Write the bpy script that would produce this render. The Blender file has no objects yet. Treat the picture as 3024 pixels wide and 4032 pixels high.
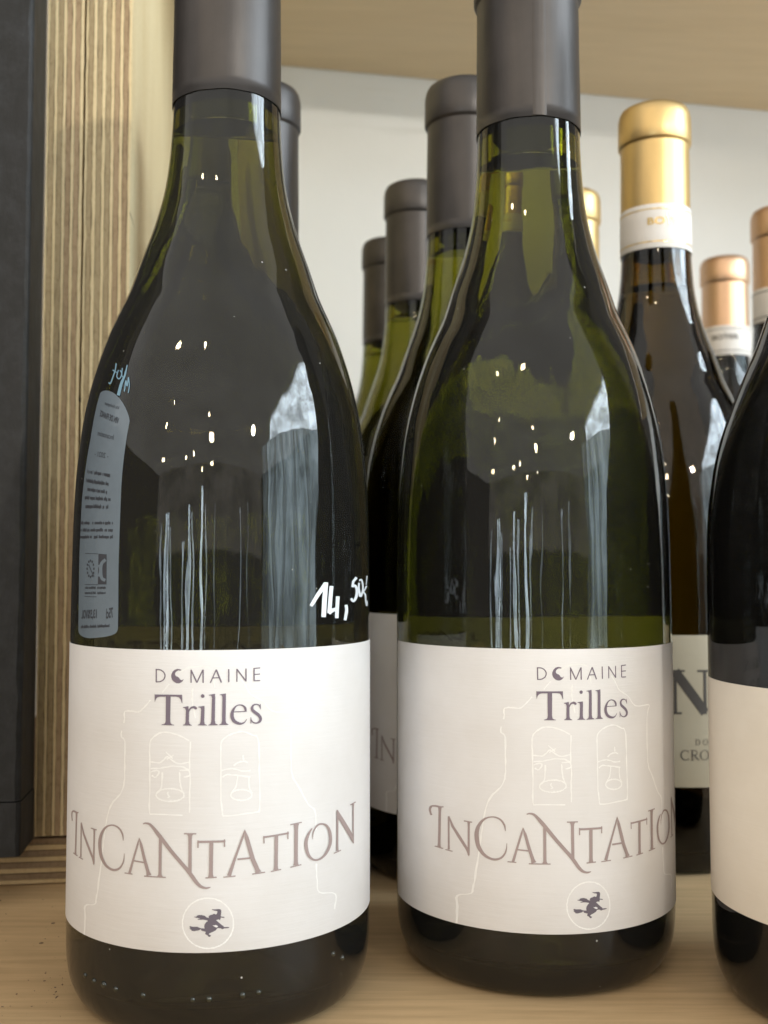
import bpy, bmesh, math, random
from mathutils import Vector, Matrix
random.seed(7)
R = math.radians
scene = bpy.context.scene
col = scene.collection

# ------------------------------------------------------------------ camera
cam_d = bpy.data.cameras.new("camera")
cam = bpy.data.objects.new("camera", cam_d)
col.objects.link(cam)
cam.location = (0, 0, .1126)
cam.rotation_euler = (R(93.0), 0, 0)
cam_d.sensor_fit = 'HORIZONTAL'
cam_d.sensor_width = 36
cam_d.lens = 36 * 4192.4 / 3024
cam_d.clip_start = .01
cam_d.clip_end = 60
cam_d.dof.use_dof = True
cam_d.dof.focus_distance = .272
cam_d.dof.aperture_fstop = 25
scene.camera = cam

# ------------------------------------------------------------------ world: dim even room light
w = bpy.data.worlds.new("World")
scene.world = w
w.use_nodes = True
w.node_tree.nodes['Background'].inputs[0].default_value = (1.0, .93, .84, 1)
w.node_tree.nodes['Background'].inputs[1].default_value = .23
scene.view_settings.view_transform = 'Standard'
scene.view_settings.look = 'None'
scene.view_settings.exposure = -.19
scene.cycles.max_bounces = 26
scene.cycles.transmission_bounces = 24
scene.cycles.glossy_bounces = 10
scene.cycles.diffuse_bounces = 5
scene.cycles.transparent_max_bounces = 40
scene.cycles.sample_clamp_indirect = 4
scene.cycles.sample_clamp_direct = 0
scene.cycles.blur_glossy = .3
scene.cycles.use_denoising = True

# ------------------------------------------------------------------ lamps of the shop hall
def area(name, loc, target, sx, sy, radiance, colr):
    d = bpy.data.lights.new(name, 'AREA')
    d.shape = 'RECTANGLE'; d.size = sx; d.size_y = sy
    d.energy = radiance * math.pi * sx * sy
    d.color = colr
    o = bpy.data.objects.new(name, d); col.objects.link(o)
    o.location = loc
    v = Vector(target) - Vector(loc)
    o.rotation_euler = v.to_track_quat('-Z', 'Y').to_euler()
    return o
# soft ceiling light of the hall
ceil = area("ceiling_light", (-.5, -3.6, 2.1), (-.5, -3.6, 0), 13, 7.8, .90, (1.0, .985, .94))
endw = area("hall_end_light", (-.5, -7.51, 1.30), (-.5, 0, 1.30), 13, 1.6, .66, (1.0, .93, .82))
# added fill spot from the right, brightening the back wall
d = bpy.data.lights.new("added_shelf_spot", 'SPOT')
d.energy = 31; d.spot_size = R(30); d.spot_blend = .8; d.shadow_soft_size = .022; d.color = (1.0, .95, .84)
o = bpy.data.objects.new("added_shelf_spot", d); col.objects.link(o)
o.location = (.68, -.85, .62)
o.rotation_euler = (Vector((-.02, .50, .30)) - o.location).to_track_quat('-Z', 'Y').to_euler()
def streaks(light, su, sv, lo, hi, c1, c2):
    """daylight through crumpled clear plastic: streaky brightness across the pane"""
    light.data.use_nodes = True
    t = light.data.node_tree; em = t.nodes['Emission']
    g = t.nodes.new('ShaderNodeNewGeometry')
    mp = t.nodes.new('ShaderNodeMapping'); mp.inputs['Scale'].default_value = (su, sv, 1)
    mp.inputs['Location'].default_value = (light.location.x * 7, light.location.z * 5, 0)
    t.links.new(g.outputs['Parametric'], mp.inputs['Vector'])
    n = t.nodes.new('ShaderNodeTexNoise'); n.inputs['Scale'].default_value = 1; n.inputs['Detail'].default_value = 5; n.inputs['Roughness'].default_value = .65
    t.links.new(mp.outputs[0], n.inputs['Vector'])
    r = t.nodes.new('ShaderNodeMapRange'); r.inputs['From Min'].default_value = .36; r.inputs['From Max'].default_value = .64
    r.inputs['To Min'].default_value = lo; r.inputs['To Max'].default_value = hi
    t.links.new(n.outputs[0], r.inputs[0]); t.links.new(r.outputs[0], em.inputs['Strength'])
    m = t.nodes.new('ShaderNodeMixRGB'); m.inputs[1].default_value = c1; m.inputs[2].default_value = c2
    t.links.new(n.outputs[0], m.inputs[0]); t.links.new(m.outputs[0], em.inputs['Color'])
# tall daylight window to the right behind the photographer (bright sky above, duller street below)
SLOPE = (0, 1, -.15)
streaks(endw, 6, 2, .45, 1.3, (1, 1, 1, 1), (1, 1, 1, 1))
streaks(ceil, 5, 5, .82, 1.16, (1, 1, 1, 1), (1, 1, 1, 1))
P1, P2 = Vector((1.25, -1.30)), Vector((2.08, .45))
def pane(name, u0, u1, z0, z1, L, c):
    m = P1.lerp(P2, (u0 + u1) / 2); n = Vector((-(P2 - P1).y, (P2 - P1).x)).normalized()
    return area(name, (m.x, m.y, (z0 + z1) / 2), (m.x + n.x, m.y + n.y, (z0 + z1) / 2), (P2 - P1).length * (u1 - u0), z1 - z0, L, c)
o = pane("window_upper", .10, 1.0, .78, 1.55, 15.0, (.80, .92, 1.0))
streaks(o, 6, 4, .45, 1.55, (.9, .95, 1, 1), (1, 1, 1, 1))
# strength mask in the lamp itself cuts the bright pane along a slope
t = o.data.node_tree; em = t.nodes['Emission']; src = em.inputs['Strength'].links[0].from_socket
g = t.nodes.new('ShaderNodeNewGeometry'); sp = t.nodes.new('ShaderNodeSeparateXYZ')
t.links.new(g.outputs['Parametric'], sp.inputs[0])
m1 = t.nodes.new('ShaderNodeMath'); m1.operation = 'SUBTRACT'; t.links.new(sp.outputs[SLOPE[0]], m1.inputs[0]); t.links.new(sp.outputs[SLOPE[1]], m1.inputs[1])
m2 = t.nodes.new('ShaderNodeMapRange'); m2.inputs['From Min'].default_value = SLOPE[2] - .05; m2.inputs['From Max'].default_value = SLOPE[2] + .05
t.links.new(m1.outputs[0], m2.inputs[0])
m3 = t.nodes.new('ShaderNodeMath'); m3.operation = 'MULTIPLY'; t.links.new(src, m3.inputs[0]); t.links.new(m2.outputs[0], m3.inputs[1])
t.links.new(m3.outputs[0], em.inputs['Strength'])
for u0, u1, L in [(0, .07, 1.0), (.07, .13, 3.4), (.13, .17, 2.0), (.17, .25, 3.8), (.25, .29, 2.2), (.29, .40, 3.6), (.40, .46, 2.4), (.46, .60, 3.8), (.60, .66, 2.2), (.66, 1.0, 3.4)]:
    o = pane("window_lower", u0, u1, -.35, .78, L * 1.15, (.82, .93, 1.0))
    streaks(o, 1.3, 4, .45, 1.55, (.72, .90, .95, 1), (.92, .98, 1, 1))
# slim door panes straight behind and to the left
for ax, wd, L, zt, zb in [(-.86, .03, 3.0, .26, -.33), (-.76, .05, 5.5, .29, -.36), (-.70, .04, 7.5, .29, -.35), (-.64, .03, 4.0, .24, -.30), (-.47, .03, 3.0, .20, -.34),
                          (-.38, .05, 6.5, .30, -.30), (-.32, .03, 4.0, .27, -.36), (-.19, .05, 6.5, .36, -.34), (-.12, .02, 3.0, .30, -.25), (.02, .02, 1.2, .30, -.1), (.36, .02, 2.2, .3, -.33), (.50, .012, 1.6, .34, -.33)]:
    o = area("door_pane", (ax * 1.25, -1.05, (zt + zb) / 2), (ax * .2, .3, (zt + zb) / 2), wd, zt - zb, L * 1.5, (.80, .93, 1.0))
    streaks(o, 9 * wd, 4, .1, 1.9, (.8, .9, 1, 1), (1, 1, 1, 1))
# hanging warm bulbs
for x, y, z in [(-.75, -.55, 1.15), (-.25, -.75, 1.20), (-1.3, -1.6, 1.25), (-1.35, -1.4, .92), (-1.7, -1.7, .78),
                (-.9, -1.9, .78), (-.2, -1.9, 1.1), (-.15, -2.2, 1.0), (-.1, -2.4, .80), (.8, -1.0, .7), (-.5, -2.6, .78),
                (-.12, -2.0, .92), (-1.45, -1.5, .70), (-.7, -2.2, .88)]:
    d = bpy.data.lights.new("hanging_bulb", 'POINT')
    d.shadow_soft_size = .026; d.energy = 3.0; d.color = (1.0, .78, .50)
    o = bpy.data.objects.new("hanging_bulb", d); col.objects.link(o); o.location = (x, y, z)

# ------------------------------------------------------------------ helpers
def mk_obj(name, me, mat=None, parent=None, **props):
    o = bpy.data.objects.new(name, me)
    col.objects.link(o)
    if mat is not None:
        me.materials.clear(); me.materials.append(mat)
    if parent is not None: o.parent = parent
    for k, v in props.items(): o[k] = v
    return o
def bm_mesh(bm, name, smooth=False):
    me = bpy.data.meshes.new(name); bm.to_mesh(me); bm.free()
    if smooth:
        me.polygons.foreach_set('use_smooth', [True] * len(me.polygons))
    me.update(); return me
def empty(name, loc, label, cat, group=None, rot=(0, 0, 0)):
    o = bpy.data.objects.new(name, None); col.objects.link(o)
    o.empty_display_size = .02
    o.location = loc; o.rotation_euler = rot
    o['label'] = label; o['category'] = cat
    if group: o['group'] = group
    return o

class NT:
    """tiny node helper"""
    def __init__(s, name):
        s.m = bpy.data.materials.new(name); s.m.use_nodes = True
        s.t = s.m.node_tree; s.t.nodes.clear()
        s.out = s.t.nodes.new('ShaderNodeOutputMaterial')
    def n(s, kind, ins=None, **at):
        nd = s.t.nodes.new('ShaderNode' + kind)
        for k, v in at.items(): setattr(nd, k, v)
        for k, v in (ins or {}).items():
            if isinstance(v, bpy.types.NodeSocket): s.t.links.new(v, nd.inputs[k])
            else: nd.inputs[k].default_value = v
        return nd
    def surf(s, sock): s.t.links.new(sock, s.out.inputs['Surface'])
def rgba(c): return (c[0], c[1], c[2], 1)
def noise(T, vec, scale, detail=4, rough=.55, dist=0):
    return T.n('TexNoise', {'Vector': vec, 'Scale': scale, 'Detail': detail, 'Roughness': rough, 'Distortion': dist})
def mapping(T, sc, rot=(0, 0, 0), src='Object'):
    tc = T.n('TexCoord')
    return T.n('Mapping', {'Vector': tc.outputs[src], 'Scale': sc, 'Rotation': rot}).outputs[0]
def ramp(T, fac, stops):
    r = T.n('ValToRGB', {'Fac': fac})
    e = r.color_ramp.elements
    while len(e) < len(stops): e.new(.5)
    for el, (p, c) in zip(e, stops): el.position = p; el.color = rgba(c)
    return r.outputs['Color']
def mixc(T, fac, a, b, mode='MIX'):
    m = T.n('MixRGB', {'Fac': fac, 'Color1': a, 'Color2': b}, blend_type=mode)
    return m.outputs[0]
def bump(T, h, strength, dist, normal=None):
    d = {'Height': h, 'Strength': strength, 'Distance': dist}
    if normal is not None: d['Normal'] = normal
    return T.n('Bump', d).outputs[0]

def wood_mat(name, light, dark, along='z', grain=1.0, rough=.6, fine=.5):
    T = NT(name)
    k = {'x': (4, 60, 60), 'y': (60, 4, 60), 'z': (60, 60, 4)}[along]
    v = mapping(T, k)
    a = noise(T, v, 1.6 * grain, 5, .6, .6)
    v2 = mapping(T, tuple(q * 6 for q in k))
    b = noise(T, v2, 2.0 * grain, 3, .6)
    c1 = ramp(T, a.outputs['Fac'], [(.30, dark), (.68, light)])
    c2 = mixc(T, fine, c1, mixc(T, 1, c1, ramp(T, b.outputs['Fac'], [(.35, (.62, .60, .56)), (.62, (1, 1, 1))]), 'MULTIPLY'))
    p = T.n('BsdfPrincipled', {'Base Color': c2, 'Roughness': rough, 'Specular IOR Level': .3,
            'Normal': bump(T, b.outputs['Fac'], .25, .0004)})
    T.surf(p.outputs[0]); return T.m

def ply_mat(name, light, dark, fleck):
    """sawn edge of one ply: tone drifts along it, with small pores and torn fibres"""
    T = NT(name)
    oi = T.n('ObjectInfo')
    off = T.n('VectorMath', {0: mapping(T, (30, 30, 9)), 1: T.n('CombineXYZ', {0: T.n('Math', {0: oi.outputs['Random'], 1: 40.0}, operation='MULTIPLY').outputs[0]}).outputs[0]}, operation='ADD')
    a = noise(T, off.outputs[0], 1.0, 3, .5)
    b = noise(T, mapping(T, (900, 900, 420)), 1.0, 4, .65)
    c = ramp(T, a.outputs['Fac'], [(.30, dark), (.70, light)])
    c = mixc(T, .75, c, mixc(T, 1, c, ramp(T, b.outputs['Fac'], [(.30, (fleck, fleck * .95, fleck * .88)), (.52, (1, 1, 1))]), 'MULTIPLY'))
    p = T.n('BsdfPrincipled', {'Base Color': c, 'Roughness': .75, 'Specular IOR Level': .2, 'Normal': bump(T, b.outputs['Fac'], .6, .0003)})
    T.surf(p.outputs[0]); return T.m

def make_wall_mat():
    T = NT('painted_wall')
    v = mapping(T, (1, 1, 1))
    a = noise(T, v, 7, 4, .6); b = noise(T, v, 260, 2, .5)
    c = ramp(T, a.outputs['Fac'], [(.3, (.77, .76, .74)), (.7, (.82, .81, .795))])
    s = noise(T, mapping(T, (2, 2, 24)), 3.1, 3, .5, .4)
    c = mixc(T, .5, c, mixc(T, 1, c, ramp(T, s.outputs['Fac'], [(.26, (.84, .83, .80)), (.33, (1, 1, 1))]), 'MULTIPLY'))
    p = T.n('BsdfPrincipled', {'Base Color': c, 'Roughness': .75, 'Normal': bump(T, b.outputs['Fac'], .15, .0006)})
    T.surf(p.outputs[0]); return T.m

def make_glass(name, dens, colr, dust=.0, wav=1.0):
    """hollow bottle glass: attribute 'wet' = 1 where the wall touches wine (so the index step is small)"""
    T = NT(name)
    at = T.n('Attribute', attribute_name='wet')
    ior = T.n('MapRange', {'Value': at.outputs['Fac'], 'From Min': 0, 'From Max': 1, 'To Min': 1.5, 'To Max': 1.125})
    v = mapping(T, (60, 60, 9)); a = noise(T, v, 1.0, 3, .5)
    v2 = mapping(T, (1, 1, 1)); b = noise(T, v2, 420, 2, .5)
    nb = bump(T, a.outputs['Fac'], .7 * wav, .00055)
    nb = bump(T, b.outputs['Fac'], .05 * wav, .00006, nb)
    g = T.n('BsdfGlass', {'Color': (1, 1, 1, 1), 'Roughness': 0, 'IOR': ior.outputs[0], 'Normal': nb})
    sh = g.outputs[0]
    if dust > 0:
        vo = T.n('TexVoronoi', {'Vector': v2, 'Scale': 240.0, 'Randomness': 1.0}, feature='F1')
        big = noise(T, v2, 30, 3, .6)
        thr = T.n('MapRange', {'Value': big.outputs['Fac'], 'From Min': .42, 'From Max': .75, 'To Min': .0, 'To Max': .085 * dust})
        lt = T.n('Math', {0: vo.outputs['Distance'], 1: thr.outputs[0]}, operation='LESS_THAN')
        pr = T.n('Math', {0: vo.outputs['Color'], 1: .55}, operation='GREATER_THAN')
        f0 = T.n('Math', {0: lt.outputs[0], 1: pr.outputs[0]}, operation='MULTIPLY')
        oa = T.n('Attribute', attribute_name='outer')
        f1 = T.n('Math', {0: f0.outputs[0], 1: oa.outputs['Fac']}, operation='MULTIPLY')
        f2 = T.n('Math', {0: f1.outputs[0], 1: .55}, operation='MULTIPLY')
        film = T.n('Math', {0: oa.outputs['Fac'], 1: .010 * dust}, operation='MULTIPLY')
        f3 = T.n('Math', {0: f2.outputs[0], 1: film.outputs[0]}, operation='MAXIMUM')
        df = T.n('BsdfDiffuse', {'Color': (.75, .74, .70, 1)})
        mx = T.n('MixShader', {0: f3.outputs[0], 1: sh, 2: df.outputs[0]})
        sh = mx.outputs[0]
    T.surf(sh)
    va = T.n('VolumeAbsorption', {'Color': rgba(colr), 'Density': dens})
    T.t.links.new(va.outputs[0], T.out.inputs['Volume'])
    return T.m

def make_wine(name, dens, colr):
    """body of wine: clear to pass into at the glass (the glass itself bends the light), a real water-like face on top"""
    T = NT(name)
    at = T.n('Attribute', attribute_name='face_up')
    g = T.n('BsdfGlass', {'Color': (1, 1, 1, 1), 'Roughness': 0, 'IOR': 1.34})
    tr = T.n('BsdfTransparent')
    mx = T.n('MixShader', {0: at.outputs['Fac'], 1: tr.outputs[0], 2: g.outputs[0]})
    T.surf(mx.outputs[0])
    va = T.n('VolumeAbsorption', {'Color': rgba(colr), 'Density': dens})
    T.t.links.new(va.outputs[0], T.out.inputs['Volume'])
    return T.m

def make_foil(name, base, rough, metal=1.0, spec=.5, mott=.25):
    T = NT(name)
    v = mapping(T, (1, 1, 1)); a = noise(T, v, 60, 3, .6); b = noise(T, v, 900, 2, .5)
    c = mixc(T, mott, rgba(base), mixc(T, 1, rgba(base), ramp(T, a.outputs['Fac'], [(.3, (.7, .7, .7)), (.7, (1.15, 1.12, 1.1))]), 'MULTIPLY'))
    rr = T.n('MapRange', {'Value': a.outputs['Fac'], 'To Min': rough - .06, 'To Max': rough + .07})
    p = T.n('BsdfPrincipled', {'Base Color': c, 'Metallic': metal, 'Roughness': rr.outputs[0], 'Specular IOR Level': spec,
            'Normal': bump(T, b.outputs['Fac'], .12, .00008, bump(T, noise(T, mapping(T, (160, 160, 25)), 1.0, 4, .6).outputs['Fac'], .35, .0004))})
    T.surf(p.outputs[0]); return T.m

def make_paper(name, base, laid=.5, rough=.62):
    T = NT(name)
    v = mapping(T, (1, 1, 1))
    a = noise(T, v, 45, 4, .6); b = noise(T, mapping(T, (90, 90, 1100)), 1.0, 3, .6)
    d = noise(T, v, 700, 3, .6)
    c = mixc(T, .6, rgba(base), mixc(T, 1, rgba(base), ramp(T, a.outputs['Fac'], [(.3, (.90, .885, .87)), (.7, (1.03, 1.03, 1.04))]), 'MULTIPLY'))
    n1 = bump(T, b.outputs['Fac'], laid, .00016)
    n2 = bump(T, d.outputs['Fac'], .25, .00006, n1)
    p = T.n('BsdfPrincipled', {'Base Color': c, 'Roughness': rough, 'Specular IOR Level': .35, 'Normal': n2})
    T.surf(p.outputs[0]); return T.m
def plain(name, base, rough=.5, metal=0, spec=.5, coat=0):
    T = NT(name)
    a = noise(T, mapping(T, (1, 1, 1)), 300, 2, .5)
    c = mixc(T, .25, rgba(base), mixc(T, 1, rgba(base), ramp(T, a.outputs['Fac'], [(.3, (.8, .8, .8)), (.7, (1.1, 1.1, 1.1))]), 'MULTIPLY'))
    p = T.n('BsdfPrincipled', {'Base Color': c, 'Roughness': rough, 'Metallic': metal, 'Specular IOR Level': spec, 'Coat Weight': coat, 'Coat Roughness': .03})
    T.surf(p.outputs[0]); return T.m

def make_black_wood():
    T = NT('worn_black_paint')
    v = mapping(T, (40, 40, 9)); a = noise(T, v, 1.6, 6, .65, .8)
    b = noise(T, mapping(T, (1, 1, 1)), 130, 5, .7)
    c = noise(T, mapping(T, (1, 1, 1)), 14, 4, .6)
    m = mixc(T, .5, ramp(T, a.outputs['Fac'], [(.35, (.010, .010, .010)), (.7, (.022, .022, .024))]),
             ramp(T, b.outputs['Fac'], [(.45, (.010, .010, .010)), (.72, (.034, .036, .041))]))
    e = ramp(T, b.outputs['Fac'], [(.70, (0, 0, 0)), (.74, (1, 1, 1))])
    m = mixc(T, e, m, (.13, .13, .13, 1))
    p = T.n('BsdfPrincipled', {'Base Color': m, 'Roughness': .58, 'Specular IOR Level': .35,
            'Normal': bump(T, a.outputs['Fac'], .5, .0012, bump(T, b.outputs['Fac'], .6, .0005))})
    T.surf(p.outputs[0]); return T.m

M = dict(
    wall=make_wall_mat(),
    bench=wood_mat('pale_bench_wood', (.62, .43, .235), (.56, .385, .21), 'x', .5, .5, .45),
    board=wood_mat('upper_board_wood', (.72, .59, .41), (.67, .54, .36), 'x', .4, .55, .15),
    plyA=ply_mat('ply_light', (.70, .57, .35), (.63, .49, .28), .82),
    plyB=ply_mat('ply_end_grain', (.42, .32, .185), (.35, .26, .145), .6),
    plyC=ply_mat('ply_end_grain_warm', (.41, .29, .175), (.34, .235, .135), .6),
    face=wood_mat('birch_face', (.62, .52, .37), (.56, .46, .32), 'z', .4, .6, .12),
    plyHA=ply_mat('ply_light_level', (.52, .38, .21), (.44, .31, .16), .8),
    plyHB=ply_mat('ply_end_grain_level', (.25, .17, .10), (.19, .125, .07), .62),
    glue=plain('glue_line', (.12, .075, .04), .8),
    black=make_black_wood(),
    glass=make_glass('olive_glass', 650., (.722, .722, .06), 1.0),
    glass2=make_glass('olive_glass_plain', 650., (.722, .722, .06), .0),
    amber=make_glass('brown_glass', 800., (.62, .53, .05), .0),
    dark=make_glass('dark_green_glass', 1600., (.30, .45, .02), .6),
    wine=make_wine('white_wine', 36., (.545, .495, .10)),
    redwine=make_wine('red_wine', 90., (.40, .05, .05)),
    capsule=make_foil('taupe_foil', (.074, .068, .066), .42, .7, .5, .6),
    gold=make_foil('gold_foil', (.64, .46, .21), .42),
    rose=make_foil('copper_foil', (.66, .44, .29), .42),
    paper=make_paper('laid_label_paper', (.74, .73, .735), .38),
    cream=make_paper('cream_label_paper', (.78, .72, .63), .25),
    straw=make_paper('straw_label_paper', (.50, .42, .30), .2),
    white=make_paper('white_band_paper', (.80, .76, .72), .05),
    purple=plain('purple_ink', (.17, .135, .18), .6),
    mauve=plain('mauve_ink', (.35, .275, .27), .6),
    witch=plain('dark_violet_ink', (.13, .11, .14), .6),
    varnish=plain('raised_varnish', (.87, .865, .86), .3, 0, .6),
    marker=plain('white_paint_marker', (.74, .80, .86), .45),
    reflpaper=plain('painted_reflection_paper', (.150, .195, .245), .35, 0, .5, .6),  # blue grey tones of the label reflection painted on the left bottle
    reflink=plain('painted_reflection_ink', (.045, .05, .065), .5),
    reflmark=plain('painted_reflection_marker', (.20, .36, .50), .5),
    goldink=plain('gold_print', (.70, .50, .18), .3, .9),
    greyink=plain('dark_print', (.075, .06, .05), .5),
    grit=plain('grit', (.16, .11, .07), .9),
    dot=plain('dark_glass_bead', (.018, .020, .012), .05, 0, .8),
)

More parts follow.
